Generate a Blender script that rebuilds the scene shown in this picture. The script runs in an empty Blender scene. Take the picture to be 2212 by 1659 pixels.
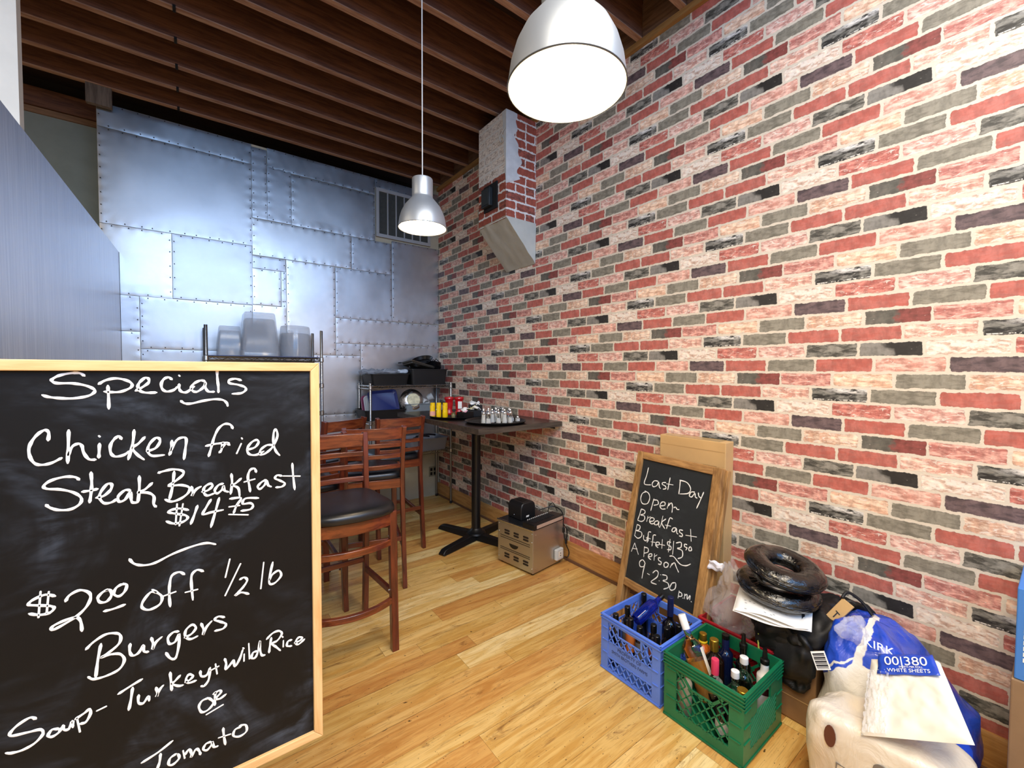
import bpy, bmesh, math, random
from math import sin, cos, pi, radians
from mathutils import Vector, Matrix, noise
random.seed(7)
SC = bpy.context.scene
COL = SC.collection

# ---------------------------------------------------------------- camera, world, lights
XW, YB, ZJ = 2.3125, 4.468, 3.54          # brick wall, back wall, underside of the joists
cam = bpy.data.cameras.new('camera'); camo = bpy.data.objects.new('camera', cam); COL.objects.link(camo)
cam.sensor_fit = 'HORIZONTAL'; cam.sensor_width = 36.0; cam.lens = 919.1*36/2212; cam.clip_start = .02
_y, _p, _r = 0.648199154, -0.03228, 0.003944
_F = Vector((sin(_y)*cos(_p), cos(_y)*cos(_p), sin(_p))); _R0 = Vector((cos(_y), -sin(_y), 0)); _U0 = _R0.cross(_F)
_R = _R0*cos(_r)+_U0*sin(_r); _U = _R.cross(_F)
M = Matrix((_R, _U, -_F)).transposed().to_4x4(); M.translation = (0, 0, 1.46); camo.matrix_world = M
SC.camera = camo
w = bpy.data.worlds.new('sky'); SC.world = w; w.use_nodes = True
w.node_tree.nodes['Background'].inputs[0].default_value = (.62, .78, 1, 1); w.node_tree.nodes['Background'].inputs[1].default_value = .6
SC.view_settings.view_transform = 'Standard'; SC.view_settings.look = 'None'; SC.view_settings.gamma = 1
SC.view_settings.use_curve_mapping = False
SC.view_settings.exposure = 0.1
def area(name, loc, rot, sx, sy, power, col, spread=180):
    l = bpy.data.lights.new(name, 'AREA'); l.shape = 'RECTANGLE'; l.size = sx; l.size_y = sy; l.energy = power; l.color = col; l.spread = radians(spread)
    o = bpy.data.objects.new(name, l); COL.objects.link(o); o.location = loc; o.rotation_euler = rot; return o
area('window_daylight', (0, -2.35, 3.8), (radians(90), 0, 0), 4.2, 2.5, 210, (.15, .46, 1))
area('ceiling_fill', (.1, -.3, 3.50), (0, 0, 0), 3.0, .9, 145, (1, .88, .72))  # added warm fill in place of unseen ceiling lamps
area('side_room_fill', (-2.4, 2.2, 3.4), (0, radians(-8), 0), 1.6, 2.4, 45, (1, .83, .62))  # unseen warm fill added over the side room

# ---------------------------------------------------------------- helpers
def srgb(h):
    h = h.lstrip('#'); c = [int(h[i:i+2], 16)/255 for i in (0, 2, 4)]
    return tuple((x/12.92 if x <= .04045 else ((x+.055)/1.055)**2.4) for x in c)+(1,)
class NT:
    def __init__(s, name):
        s.m = bpy.data.materials.new(name); s.m.use_nodes = True; s.t = s.m.node_tree; s.b = s.t.nodes['Principled BSDF']
    def n(s, typ, **kw):
        nd = s.t.nodes.new(typ)
        for k, v in kw.items(): setattr(nd, k, v)
        return nd
    def put(s, sock, v):
        if hasattr(v, 'node'): s.t.links.new(v, sock)
        elif isinstance(v, (tuple, list)) or isinstance(v, (int, float)): sock.default_value = v
    def math(s, op, a, b=0, c=None, clamp=False):
        nd = s.n('ShaderNodeMath', operation=op, use_clamp=clamp); s.put(nd.inputs[0], a); s.put(nd.inputs[1], b)
        if c is not None: s.put(nd.inputs[2], c)
        return nd.outputs[0]
    def mix(s, f, a, b):
        nd = s.n('ShaderNodeMix', data_type='RGBA'); s.put(nd.inputs[0], f); s.put(nd.inputs[6], a); s.put(nd.inputs[7], b); return nd.outputs[2]
    def ss(s, v, a, b):
        nd = s.n('ShaderNodeMapRange', interpolation_type='SMOOTHSTEP'); s.put(nd.inputs[0], v); s.put(nd.inputs[1], a); s.put(nd.inputs[2], b); return nd.outputs[0]
    def noise(s, vec, scale, detail=3, rough=.55, dist=0):
        nd = s.n('ShaderNodeTexNoise'); nd.inputs['Scale'].default_value = scale; nd.inputs['Detail'].default_value = detail
        nd.inputs['Roughness'].default_value = rough; nd.inputs['Distortion'].default_value = dist
        if vec is not None: s.t.links.new(vec, nd.inputs['Vector'])
        return nd.outputs[0]
    def obj(s, scale=None):
        o = s.n('ShaderNodeTexCoord').outputs['Object']
        return s.mapv(o, scale) if scale else o
    def mapv(s, v, scale):
        nd = s.n('ShaderNodeMapping'); nd.inputs['Scale'].default_value = scale; s.t.links.new(v, nd.inputs[0]); return nd.outputs[0]
    def sep(s, v):
        nd = s.n('ShaderNodeSeparateXYZ'); s.t.links.new(v, nd.inputs[0]); return nd.outputs
    def comb(s, x, y, z):
        nd = s.n('ShaderNodeCombineXYZ'); s.put(nd.inputs[0], x); s.put(nd.inputs[1], y); s.put(nd.inputs[2], z); return nd.outputs[0]
    def attr(s, name): return s.n('ShaderNodeAttribute', attribute_name=name)
    def uv(s, name): return s.n('ShaderNodeUVMap', uv_map=name).outputs[0]
    def bump(s, h, strength=.3, dist=.01):
        nd = s.n('ShaderNodeBump'); nd.inputs['Strength'].default_value = strength; nd.inputs['Distance'].default_value = dist
        s.t.links.new(h, nd.inputs['Height']); s.t.links.new(nd.outputs[0], s.b.inputs['Normal'])
    def set(s, **kw):
        names = dict(col='Base Color', rough='Roughness', metal='Metallic', trans='Transmission Weight', ior='IOR', coat='Coat Weight', coatr='Coat Roughness', spec='Specular IOR Level', alpha='Alpha', sheen='Sheen Weight', em='Emission Color', ems='Emission Strength', aniso='Anisotropic')
        for k, v in kw.items(): s.put(s.b.inputs[names[k]], v)
        return s
MATS = {}
def pm(name, col, rough=.5, metal=0, var=0, vs=8, bump=0, bs=60, stretch=None, **kw):
    """plain procedural material: colour with a little noise variation, optional bump"""
    if name in MATS: return MATS[name]
    t = NT(name); c = srgb(col) if isinstance(col, str) else col
    t.set(col=c, rough=rough, metal=metal, **kw)
    if var:
        v = t.obj(stretch) if stretch else t.obj()
        f = t.noise(v, vs, 4)
        t.set(col=t.mix(t.ss(f, .3, .7), tuple(x*(1-var) for x in c[:3])+(1,), tuple(min(1, x*(1+var)) for x in c[:3])+(1,)))
    if bump: t.bump(t.noise(t.obj(), bs, 3), bump, .004)
    MATS[name] = t.m; return t.m
def wood(name, c1, c2, axis=0, rough=.4, scale=1.0, coat=0):
    if name in MATS: return MATS[name]
    t = NT(name); sc = [14*scale]*3; sc[axis] = 1.2*scale
    v = t.obj(tuple(sc)); n1 = t.noise(v, 3, 5, .6, .6); n2 = t.noise(v, 14, 3)
    f = t.math('ADD', t.math('MULTIPLY', n1, .75), t.math('MULTIPLY', n2, .25))
    t.set(col=t.mix(t.ss(f, .35, .65), srgb(c1), srgb(c2)), rough=rough, coat=coat, coatr=.15); t.bump(f, .08, .003)
    MATS[name] = t.m; return t.m

class MB:
    """collects geometry for one mesh object"""
    def __init__(s): s.v = []; s.f = []; s.mi = []
    def add(s, vs, fs, mi=0, M=None):
        o = len(s.v)
        for p in vs:
            p = Vector(p); s.v.append(M @ p if M else p)
        for f in fs: s.f.append(tuple(i+o for i in f)); s.mi.append(mi)
        return s
    def box(s, x0, x1, y0, y1, z0, z1, mi=0, M=None):
        vs = [(x, y, z) for z in (z0, z1) for y in (y0, y1) for x in (x0, x1)]
        return s.add(vs, [(0, 2, 3, 1), (4, 5, 7, 6), (0, 1, 5, 4), (2, 6, 7, 3), (0, 4, 6, 2), (1, 3, 7, 5)], mi, M)
    def cbox(s, c, d, mi=0, M=None):
        return s.box(c[0]-d[0]/2, c[0]+d[0]/2, c[1]-d[1]/2, c[1]+d[1]/2, c[2]-d[2]/2, c[2]+d[2]/2, mi, M)
    def lathe(s, prof, n=24, mi=0, M=None, caps=True):
        vs = []; fs = []
        for r, z in prof:
            for k in range(n): a = 2*pi*k/n; vs.append((r*cos(a), r*sin(a), z))
        for i in range(len(prof)-1):
            for k in range(n): fs.append((i*n+k, i*n+(k+1) % n, (i+1)*n+(k+1) % n, (i+1)*n+k))
        if caps: fs.append(tuple(range(n))[::-1]); fs.append(tuple((len(prof)-1)*n+k for k in range(n)))
        return s.add(vs, fs, mi, M)
    def tube(s, pts, r, n=8, mi=0, M=None, closed=False, sect=None):
        """sweep a round (or given) section along a path; r may be a list"""
        pts = [Vector(p) for p in pts]; N = len(pts); vs = []; fs = []
        up = None
        for i, p in enumerate(pts):
            if closed: d = pts[(i+1) % N]-pts[i-1]
            else: d = pts[min(i+1, N-1)]-pts[max(i-1, 0)]
            d.normalize()
            if up is None:
                up = Vector((0, 0, 1)) if abs(d.z) < .9 else Vector((0, 1, 0))
            a = d.cross(up); 
            if a.length < 1e-5: a = d.cross(Vector((1, .1, 0)))
            a.normalize(); b = a.cross(d).normalized(); up = b
            rr = r[i] if isinstance(r, (list, tuple)) else r
            S = sect if sect else [(cos(2*pi*k/n), sin(2*pi*k/n)) for k in range(n)]
            for x, y in S: vs.append(p+a*x*rr+b*y*rr)
        m = len(sect) if sect else n
        for i in range(N if closed else N-1):
            j = (i+1) % N
            for k in range(m): fs.append((i*m+k, j*m+k, j*m+(k+1) % m, i*m+(k+1) % m))
        if not closed: fs.append(tuple(range(m))); fs.append(tuple((N-1)*m+k for k in range(m))[::-1])
        return s.add(vs, fs, mi, M)
    def prism(s, poly, h0, h1, mi=0, M=None):
        n = len(poly); vs = [(x, y, h0) for x, y in poly]+[(x, y, h1) for x, y in poly]
        fs = [tuple(range(n))[::-1], tuple(range(n, 2*n))]+[(i, (i+1) % n, n+(i+1) % n, n+i) for i in range(n)]
        return s.add(vs, fs, mi, M)
    def bar(s, a, b, w, h, mi=0, upv=(0, 0, 1)):
        a = Vector(a); b = Vector(b); d = (b-a).normalized(); u = Vector(upv); x = d.cross(u).normalized(); u = x.cross(d)
        vs = [p+x*sx*w/2+u*sy*h/2 for p in (a, b) for sx, sy in ((-1, -1), (1, -1), (1, 1), (-1, 1))]
        return s.add(vs, [(3, 2, 1, 0), (4, 5, 6, 7), (0, 1, 5, 4), (1, 2, 6, 5), (2, 3, 7, 6), (3, 0, 4, 7)], mi)
    def build(s, name, mats, parent=None, smooth=35, bevel=0, seg=2, world=True):
        """world=True: vertices are world coordinates, stored relative to the parent's place"""
        off = wl(parent) if (parent and world) else Vector((0, 0, 0))
        me = bpy.data.meshes.new(name); me.from_pydata([tuple(p-off) for p in s.v], [], s.f)
        if not isinstance(mats, (list, tuple)): mats = [mats]
        for m in mats: me.materials.append(m)
        me.polygons.foreach_set('material_index', s.mi)
        bm = bmesh.new(); bm.from_mesh(me); bmesh.ops.recalc_face_normals(bm, faces=bm.faces); bm.to_mesh(me); bm.free()
        if smooth: me.polygons.foreach_set('use_smooth', [True]*len(me.polygons)); me.set_sharp_from_angle(angle=radians(smooth))
        o = bpy.data.objects.new(name, me); COL.objects.link(o)
        if parent: o.parent = parent
        if bevel:
            md = o.modifiers.new('bevel', 'BEVEL'); md.width = bevel; md.segments = seg; md.limit_method = 'ANGLE'; md.angle_limit = radians(40)
        return o
def wl(o):
    v = Vector((0, 0, 0))
    while o: v += o.location; o = o.parent
    return v
def tag(o, label=None, cat=None, group=None, kind=None):
    if label: o['label'] = label
    if cat: o['category'] = cat
    if group: o['group'] = group
    if kind: o['kind'] = kind
    return o
def thing(name, label, cat, loc=(0, 0, 0), rz=0, group=None):
    o = bpy.data.objects.new(name, None); COL.objects.link(o); o.empty_display_size = .05
    o.location = loc; o.rotation_euler = (0, 0, rz); return tag(o, label, cat, group)
def place(o, loc, rot=(0, 0, 0)): o.location = loc; o.rotation_euler = rot; return o
def dup(root, loc, rot, label, group=None):
    def cp(o, par):
        c = o.copy(); COL.objects.link(c)
        if par: c.parent = par
        for ch in list(o.children): cp(ch, c)
        return c
    r = cp(root, None); r.location = loc; r.rotation_euler = rot; r['label'] = label
    if group: r['group'] = group
    return r
def structure(o, label=None): o['kind'] = 'structure'; return tag(o, label)
def basis(o, x, y):
    x = Vector(x).normalized(); y = Vector(y).normalized(); z = x.cross(y); m = Matrix((x, y, z)).transposed().to_4x4(); m.translation = o; return m
def smoothpath(P, k=4):
    if len(P) < 3: return [Vector(p) for p in P]
    P = [Vector(p) for p in P]; out = []
    for i in range(len(P)-1):
        a = P[max(i-1, 0)]; b = P[i]; c = P[i+1]; d = P[min(i+2, len(P)-1)]
        for j in range(k):
            t = j/k; out.append(.5*((2*b)+(c-a)*t+(2*a-5*b+4*c-d)*t*t+(3*b-a-3*c+d)*t**3))
    out.append(P[-1]); return out
def text(body, size, mat, Mx, parent, name, ext=.0004, align='CENTER', sx=1):
    cu = bpy.data.curves.new(name, 'FONT'); cu.body = body; cu.size = size; cu.extrude = ext; cu.align_x = align; cu.align_y = 'CENTER'
    o = bpy.data.objects.new(name, cu); COL.objects.link(o)
    dg = bpy.context.evaluated_depsgraph_get(); me = bpy.data.meshes.new_from_object(o.evaluated_get(dg))
    bpy.data.objects.remove(o); off = wl(parent)
    for v in me.vertices: v.co = (Mx @ Vector((v.co.x*sx, v.co.y, v.co.z)))-off
    me.materials.clear(); me.materials.append(mat)
    r = bpy.data.objects.new(name, me); COL.objects.link(r); r.parent = parent; return r
def blob(c, s, e=.5, amp=.02, fr=6, nu=48, nv=28, seed=0, M=None, fn=None, flat=None):
    """super-ellipsoid with crumpled surface -> MB"""
    mb = MB(); vs = []; fs = []; sg = lambda a, p: math.copysign(abs(a)**p, a)
    for j in range(nv+1):
        ph = -pi/2+pi*j/nv
        for i in range(nu):
            th = 2*pi*i/nu
            p = Vector((s[0]*sg(cos(ph), e)*sg(cos(th), e), s[1]*sg(cos(ph), e)*sg(sin(th), e), s[2]*sg(sin(ph), e)))
            q = Vector((p.x*fr+seed*7.1, p.y*fr, p.z*fr))
            nn = noise.noise(q)+.5*noise.noise(q*2.3)-.4*abs(noise.noise(q*3.7))
            d = Vector((p.x/s[0]**2, p.y/s[1]**2, p.z/s[2]**2)).normalized()
            p += d*amp*nn
            if fn: p = fn(p)
            if flat is not None and p.z < flat: p.z = flat+.15*(p.z-flat)*0
            vs.append(p+Vector(c))
    for j in range(nv):
        for i in range(nu): fs.append((j*nu+i, j*nu+(i+1) % nu, (j+1)*nu+(i+1) % nu, (j+1)*nu+i))
    mb.add(vs, fs, 0, M); return mb

# ---------------------------------------------------------------- the room
def attr_mesh(name, quads, mats, uvs, cols, extra=None):
    """quads: list of 4 points; uvs/cols: {layer: per-quad list of 4 uv / 1 colour}"""
    vs = []; fs = []
    for q in quads: fs.append(tuple(range(len(vs), len(vs)+4))); vs += q
    me = bpy.data.meshes.new(name); me.from_pydata(vs, [], fs)
    for m in mats: me.materials.append(m)
    for ln, L in uvs.items():
        uvl = me.uv_layers.new(name=ln)
        uvl.data.foreach_set('uv', [x for q in L for p in q for x in p])
    for ln, L in cols.items():
        ca = me.color_attributes.new(name=ln, type='FLOAT_COLOR', domain='CORNER')
        ca.data.foreach_set('color', [x for c in L for _ in range(4) for x in c])
    o = bpy.data.objects.new(name, me); COL.objects.link(o); return o

# wallpaper: eight courses per repeat, four of them drawn, half drop of .53 m
KIND = {  # colour 1, colour 2, white bloom, left-right split, gloss streak
 'WS': ('#2f2e2c', '#7d7b73', .30, 0, 1), 'GREY': ('#9a9484', '#716c5f', .16, 0, 0), 'RED': ('#c4766a', '#ad5d51', .22, 0, 0),
 'PINKCREAM': ('#d29886', '#ebcfba', .56, 0, 0), 'PALE': ('#d6b49e', '#ecdecc', .72, 0, 0), 'REDWHITE': ('#b9665c', '#cb8778', .52, 0, 0),
 'PINKWHITE': ('#d49a8c', '#e8c8b8', .54, 0, 0), 'BLACKGREY': ('#504e47', '#8a867b', .26, 0, 0), 'BLACKSHINY': ('#86827a', '#2d2b29', .30, 1, 0),
 'PURPLE': ('#7a6666', '#4d4143', .14, 0, 0), 'PINK': ('#d99b89', '#e9c0ae', .46, 0, 0), 'CREAM': ('#d9aa8e', '#ebd4bc', .6, 0, 0),
 'HALF': ('#66635a', '#8a4a44', .26, 1, 0), 'MIXED': ('#bb746a', '#dca898', .48, 0, 0), 'ORANGE': ('#e0b092', '#eccfb4', .48, 0, 0)}
ROWS = [[('WS', .735, .533), ('GREY', .521, .322), ('RED', .310, .110), ('RED', .100, -.100), ('PINKCREAM', -.111, -.313)],
        [('PALE', .885, .667), ('REDWHITE', .655, .455), ('PINKWHITE', .443, .242), ('BLACKGREY', .231, .042), ('BLACKSHINY', .032, -.165)],
        [('PURPLE', .815, .620), ('RED', .608, .410), ('GREY', .398, .202), ('RED', .191, -.010), ('PINK', -.022, -.232)],
        [('GREY', .970, .775), ('CREAM', .763, .560), ('HALF', .545, .345), ('MIXED', .335, .135), ('ORANGE', .123, -.077)]]
HR = .0664
def brick_mat(name, mortar, rag=.005, rough=.5):
    t = NT(name); sp = t.sep(t.uv('loc')); hs = t.sep(t.uv('half'))
    c1 = t.attr('c1'); c2 = t.attr('c2'); pr = t.attr('pr'); ps = t.sep(pr.outputs['Vector']); seed = c1.outputs['Alpha']
    lx, ly = sp[0], sp[1]; sv = t.comb(lx, ly, t.math('MULTIPLY', seed, 3.0))
    n1 = t.noise(sv, 55, 3, .6); n2 = t.noise(t.mapv(sv, (.45, 1.3, 1)), 45, 5, .65, .4); n3 = t.noise(t.mapv(sv, (.5, 1.2, 2)), 70, 4, .7, .8)
    nb = t.noise(sv, 24, 2); rg = t.math('ADD', t.math('MULTIPLY', t.math('SUBTRACT', n1, .5), rag*2.6), t.math('MULTIPLY', t.math('SUBTRACT', nb, .5), rag*1.6))
    dx = t.math('SUBTRACT', t.math('ABSOLUTE', lx), hs[0]); dy = t.math('SUBTRACT', t.math('ABSOLUTE', ly), hs[1])
    mx = t.math('SMOOTH_MAX', dx, dy, .008)
    d = t.math('ADD', mx, rg)
    inside = t.ss(d, .0012, -.0012)
    spl = t.math('MULTIPLY', t.ss(t.math('ADD', lx, t.math('MULTIPLY', t.math('SUBTRACT', nb, .5), .16)), -.016, .018), ps[0])
    f = t.math('MAXIMUM', t.math('MULTIPLY', t.ss(n2, .40, .62), t.math('SUBTRACT', 1, ps[0])), t.math('ADD', spl, t.math('MULTIPLY', t.math('SUBTRACT', n2, .5), .5), clamp=True))
    col = t.mix(f, c1.outputs['Color'], c2.outputs['Color'])
    mot = t.math('ADD', .62, t.math('ADD', t.math('MULTIPLY', t.ss(n2, .30, .66), .38), t.math('MULTIPLY', t.ss(t.noise(t.mapv(sv, (1.6, .7, 1)), 26, 3, .6), .35, .65), .30)))
    mm = t.n('ShaderNodeMix', data_type='RGBA', blend_type='MULTIPLY'); mm.inputs[0].default_value = 1; t.put(mm.inputs[6], col); t.put(mm.inputs[7], t.comb(mot, mot, mot)); col = mm.outputs[2]
    thr = t.math('SUBTRACT', .80, t.math('MULTIPLY', ps[1], .42))
    wh = t.math('MULTIPLY', t.ss(t.math('SUBTRACT', n3, thr), -.03, .09), .9)
    col = t.mix(wh, col, srgb('#f0e6d8'))
    st = t.math('MULTIPLY', ps[2], t.math('MULTIPLY', t.ss(ly, .002, .018), t.ss(lx, -.07, .02)))
    col = t.mix(t.math('MULTIPLY', st, t.ss(n2, .35, .55)), col, srgb('#eeeae2'))
    bl = t.math('MULTIPLY', ps[2], t.math('MULTIPLY', t.ss(t.math('ABSOLUTE', t.math('ADD', ly, .0225)), .0025, .001), t.ss(n1, .48, .55)))
    col = t.mix(bl, col, srgb('#f2ece0'))
    edge = t.math('MULTIPLY', t.ss(d, -.004, -.0008), t.math('MULTIPLY', inside, t.math('MULTIPLY', t.ss(n3, .5, .62), .45)))
    col = t.mix(edge, col, srgb('#2a2520'))
    mc = t.mix(t.ss(n3, .3, .7), srgb(mortar), tuple(min(1, x*1.12) for x in srgb(mortar)))
    t.set(col=t.mix(inside, mc, col), rough=rough, spec=.4)
    t.bump(t.math('ADD', t.math('MULTIPLY', inside, .35), t.math('MULTIPLY', n3, .3)), .10, .004)
    return t.m
paper_m = brick_mat('brick_wallpaper', '#d6cbb8')
Q = []; U1 = []; U2 = []; C1 = []; C2 = []; PR = []
def rnd_cell(y0, y1, z0, z1, ya, yb, zm, hh, kind, seed, pt):
    K = KIND[kind]; yc = (ya+yb)/2
    Q.append([pt(y0, z0), pt(y1, z0), pt(y1, z1), pt(y0, z1)])
    U1.append([(-(y-yc), z-zm) for y, z in ((y0, z0), (y1, z0), (y1, z1), (y0, z1))])
    U2.append([(abs(ya-yb)/2, hh)]*4)
    C1.append(srgb(K[0])[:3]+(seed,)); C2.append(srgb(K[1])); PR.append((K[3], K[2], K[4], 1))
YMIN, YMAX, ZTOP = -2.0, YB, 3.50
for j in range(-26, 30):
    z0 = 1.8535-j*HR; z1 = z0+HR
    if z0 >= ZTOP or z1 <= 0: continue
    r = j % 8; row = ROWS[r % 4]; sh = -.53 if r >= 4 else 0
    for k in range(-3, 7):
        nb = len(row)
        for i, (kd, ya, yb) in enumerate(row):
            prev = row[i-1][2]+(1.06 if i == 0 else 0); nxt = row[(i+1) % nb][1]-(1.06 if i == nb-1 else 0)
            a, b = ya+sh+1.06*k, yb+sh+1.06*k
            ca = (a+prev+sh+1.06*k)/2; cb = (b+nxt+sh+1.06*k)/2
            y0, y1 = min(ca, YMAX), max(cb, YMIN)
            if y0 <= y1: continue
            zz0, zz1 = max(z0, 0), min(z1, ZTOP)
            rnd_cell(y0, y1, zz0, zz1, a, b, z0+HR/2, .0275, kd, (i*.37+(r % 4)*1.31) % 5, lambda y, z: (XW, y, z))
wr = attr_mesh('wall_right', Q, [paper_m], {'loc': U1, 'half': U2}, {'c1': C1, 'c2': C2, 'pr': PR}); structure(wr, 'side wall papered with a red, grey and black brick pattern')
plaster = pm('plaster_grey', '#8f9490', .8, var=.08)
cream = pm('plaster_cream', '#d8d4c6', .85, var=.06, vs=5, bump=.15)
MB().box(XW+.003, XW+.15, -2.0, 4.9, 0, 5.2).build('wall_backing', cream, wr, smooth=0)

# floor boards running along X
def floor_mat():
    t = NT('floor_boards'); uv = t.uv('loc'); tone = t.attr('c1'); pv = t.sep(t.uv('half'))
    sv = t.mapv(uv, (1, 9, 1)); g1 = t.noise(sv, 2.6, 6, .62, 1.2); g2 = t.noise(t.mapv(uv, (2.5, 60, 1)), 4, 3); g3 = t.noise(t.mapv(uv, (1.1, 5, 1)), 3.2, 5, .7, 1.6)
    col = t.mix(t.ss(g1, .36, .62), tone.outputs['Color'], t.attr('c2').outputs['Color'])
    col = t.mix(t.math('MULTIPLY', t.ss(g3, .56, .74), .75), col, srgb('#7d4f24'))
    col = t.mix(t.math('MULTIPLY', t.ss(g2, .5, .75), .42), col, srgb('#6e4720'))
    kn = t.noise(t.mapv(uv, (5, 11, 1)), 5.5, 2, .5, .3); col = t.mix(t.math('MULTIPLY', t.ss(kn, .715, .76), .9), col, srgb('#3a2413'))
    wv = t.noise(t.mapv(uv, (16, 30, 1)), 4.5, 1); col = t.mix(t.math('MULTIPLY', t.ss(wv, .725, .75), .85), col, srgb('#2e1c10'))
    t.set(col=col, rough=t.math('ADD', .26, t.math('MULTIPLY', g3, .18)), spec=.45); t.bump(g2, .05, .002); return t.m
Q = []; U1 = []; U2 = []; C1 = []; C2 = []
rf = random.Random(11); y = -2.0
FT = [('#d2a252', '#e6c478'), ('#c89248', '#dcb068'), ('#d6ac60', '#ecd092'), ('#be8440', '#d6a45c'), ('#cc9c50', '#e2bc74'), ('#b87c3c', '#cc9852'), ('#d8b066', '#c49448')]
while y < 4.9:
    wd = rf.choice((.10, .128, .15)); x = -4.0-rf.random()*1.5
    while x < XW+.1:
        L = rf.uniform(.7, 1.9); a, b = max(x, -4.0), min(x+L, XW+.1)
        if b > a+.01:
            g = .0005; ou, ov = rf.random()*40, rf.random()*40; h = rf.random()*.0006
            Q.append([(a+g, y+g, h), (b-g, y+g, h), (b-g, y+wd-g, h), (a+g, y+wd-g, h)])
            U1.append([(ou, ov), (ou+b-a, ov), (ou+b-a, ov+wd), (ou, ov+wd)]); U2.append([(0, 0)]*4)
            p = rf.choice(FT); C1.append(srgb(p[0])); C2.append(srgb(p[1]))
        x += L
    y += wd
fl = attr_mesh('floor', Q, [floor_mat()], {'loc': U1, 'half': U2}, {'c1': C1, 'c2': C2}); structure(fl, 'worn honey coloured plank floor')
MB().box(-4.0, XW+.1, -2.0, 5.0, -.1, -.003).build('floor_base', pm('gap_dark', '#2a1a0e', .9), fl, smooth=0)

# baseboard, top plate, ceiling with joists
bb_m = wood('baseboard_wood', '#a9743a', '#c99655', 1, .35)
b = MB(); b.prism([(XW-.016, .018), (XW-.016, .135), (XW-.010, .146), (XW, .146), (XW, .018)], 0, 1, M=Matrix(((1, 0, 0, 0), (0, 0, 6.466, -2.0), (0, 1, 0, 0), (0, 0, 0, 1))))
bo = b.build('baseboard_right', bb_m); structure(bo, 'varnished wooden baseboard below the brick wallpaper')
MB().box(XW-.028, XW, -2.0, YB-.002, .001, .018).build('shoe_strip', pm('shoe_brown', '#6b4a33', .7), bo, smooth=0)
jw = wood('joist_wood', '#482a1d', '#6c4630', 0, .75, 1.0); jb = wood('joist_edge', '#86604a', '#a88870', 0, .8, 1.2); dk = pm('deck_dark', '#2a1712', .9, var=.25, vs=3)
dark = pm('gap_black', '#080605', .9)
cl = MB(); cl.box(-4.0, XW+.15, .74, 5.1, 3.77, 3.85); cl.box(-4.1, XW+.15, -2.1, .79, 5.2, 5.3); cl.box(-4.0, XW+.15, .74, .79, 3.54, 5.2); cl = cl.build('ceiling', dk, smooth=0); structure(cl, 'dark boarded ceiling above open wooden joists')  # unseen front bay raised so window light reaches the metal sheets
for k in range(13):
    yj = 4.412-.298*k
    m = MB(); m.box(-4.0, XW-.022, yj-.04, yj, ZJ+.006, 3.769, 0); m.box(-4.0, XW-.022, yj-.0405, yj+.0005, ZJ, ZJ+.006, 1)
    m.box(-.045, -.030, yj-.042, yj+.002, ZJ-.006, ZJ+.012, 2)
    m.build('joist', [jw, jb, dark], cl, smooth=0)
    MB().box(XW-.021, XW+.02, yj-.297, yj-.041, ZJ+.002, 3.768).build('joist_blocking', wood('block_wood', '#4e3626', '#735642', 1, .8), cl, smooth=0)
m = MB(); m.box(XW-.026, XW+.12, .80, YB-.001, 3.502, ZJ-.001); structure(m.build('trim_1', wood('plate_wood', '#8a6434', '#a87e48', 1, .6), smooth=0), 'yellow wooden top plate along the brick wallpaper')

# back wall clad with riveted metal sheets
def metal_mat(name, base, rough, seed):
    if name in MATS: return MATS[name]
    t = NT(name); v = t.obj(); g = t.noise(t.mapv(v, (14, 14, 40)), 6, 4, .6, .4); s = t.noise(v, 3.1+seed*.3, 3); f = t.noise(v, 240, 2)
    b = srgb(base)
    t.set(col=t.mix(t.ss(s, .3, .7), tuple(x*.86 for x in b[:3])+(1,), b), metal=1, rough=t.math('ADD', rough-.01, t.math('MULTIPLY', s, .16)))
    h = t.math('ADD', t.math('MULTIPLY', g, .6), t.math('ADD', t.math('MULTIPLY', f, .07), t.math('MULTIPLY', s, 2.0))); t.bump(h, .07, .006)
    MATS[name] = t.m; return t.m
wbk = MB().box(-.526, XW+.1, YB+.004, YB+.12, 0, 3.46).build('wall_back', pm('wall_putty', '#b5b09a', .8, var=.06), smooth=0); structure(wbk, 'end wall clad with overlapping galvanised metal sheets')
SHEETS = [(-.526, .468, 3.279, 3.458), (.466, .588, 2.813, 3.439), (.588, 1.575, 3.285, 3.463), (.586, .785, 2.813, 3.298), (.784, 1.575, 2.811, 3.284), (-.526, .467, 2.562, 3.279),
 (-.526, -.099, 2.032, 2.562), (-.099, .463, 2.035, 2.562), (.464, 1.331, 2.484, 2.811), (1.330, 1.752, 2.480, 2.811), (1.752, 2.3125, 1.980, 2.845), (.462, .731, 2.367, 2.482),
 (.461, .690, 2.043, 2.367), (.690, .733, 2.035, 2.367), (.733, 1.170, 1.602, 2.482), (1.170, 1.752, 1.978, 2.480), (1.170, 2.3125, 1.725, 1.978), (-.306, .458, 1.619, 2.034),
 (.458, .733, 1.602, 2.040), (-.526, -.306, 1.754, 2.033), (-.526, -.306, 1.190, 1.754), (1.170, 1.415, 1.602, 1.725), (1.415, 2.3125, 1.100, 1.725), (-.306, .733, 1.000, 1.619),
 (.733, 1.415, 1.010, 1.602), (-.526, .733, .45, 1.0), (.733, 1.6, .40, 1.010), (1.6, 2.3125, .56, 1.1), (1.575, 2.3125, 3.367, 3.463)]
MM = [metal_mat('galvanised_sheet_%d' % i, c, r, i) for i, (c, r) in enumerate((('#c9cbcc', .31), ('#c2c5c8', .33), ('#cccdcd', .30), ('#bec2c6', .35)))]
nail_m = pm('nail_dark', '#3d3f42', .45, .9)
rs = random.Random(5)
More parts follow.
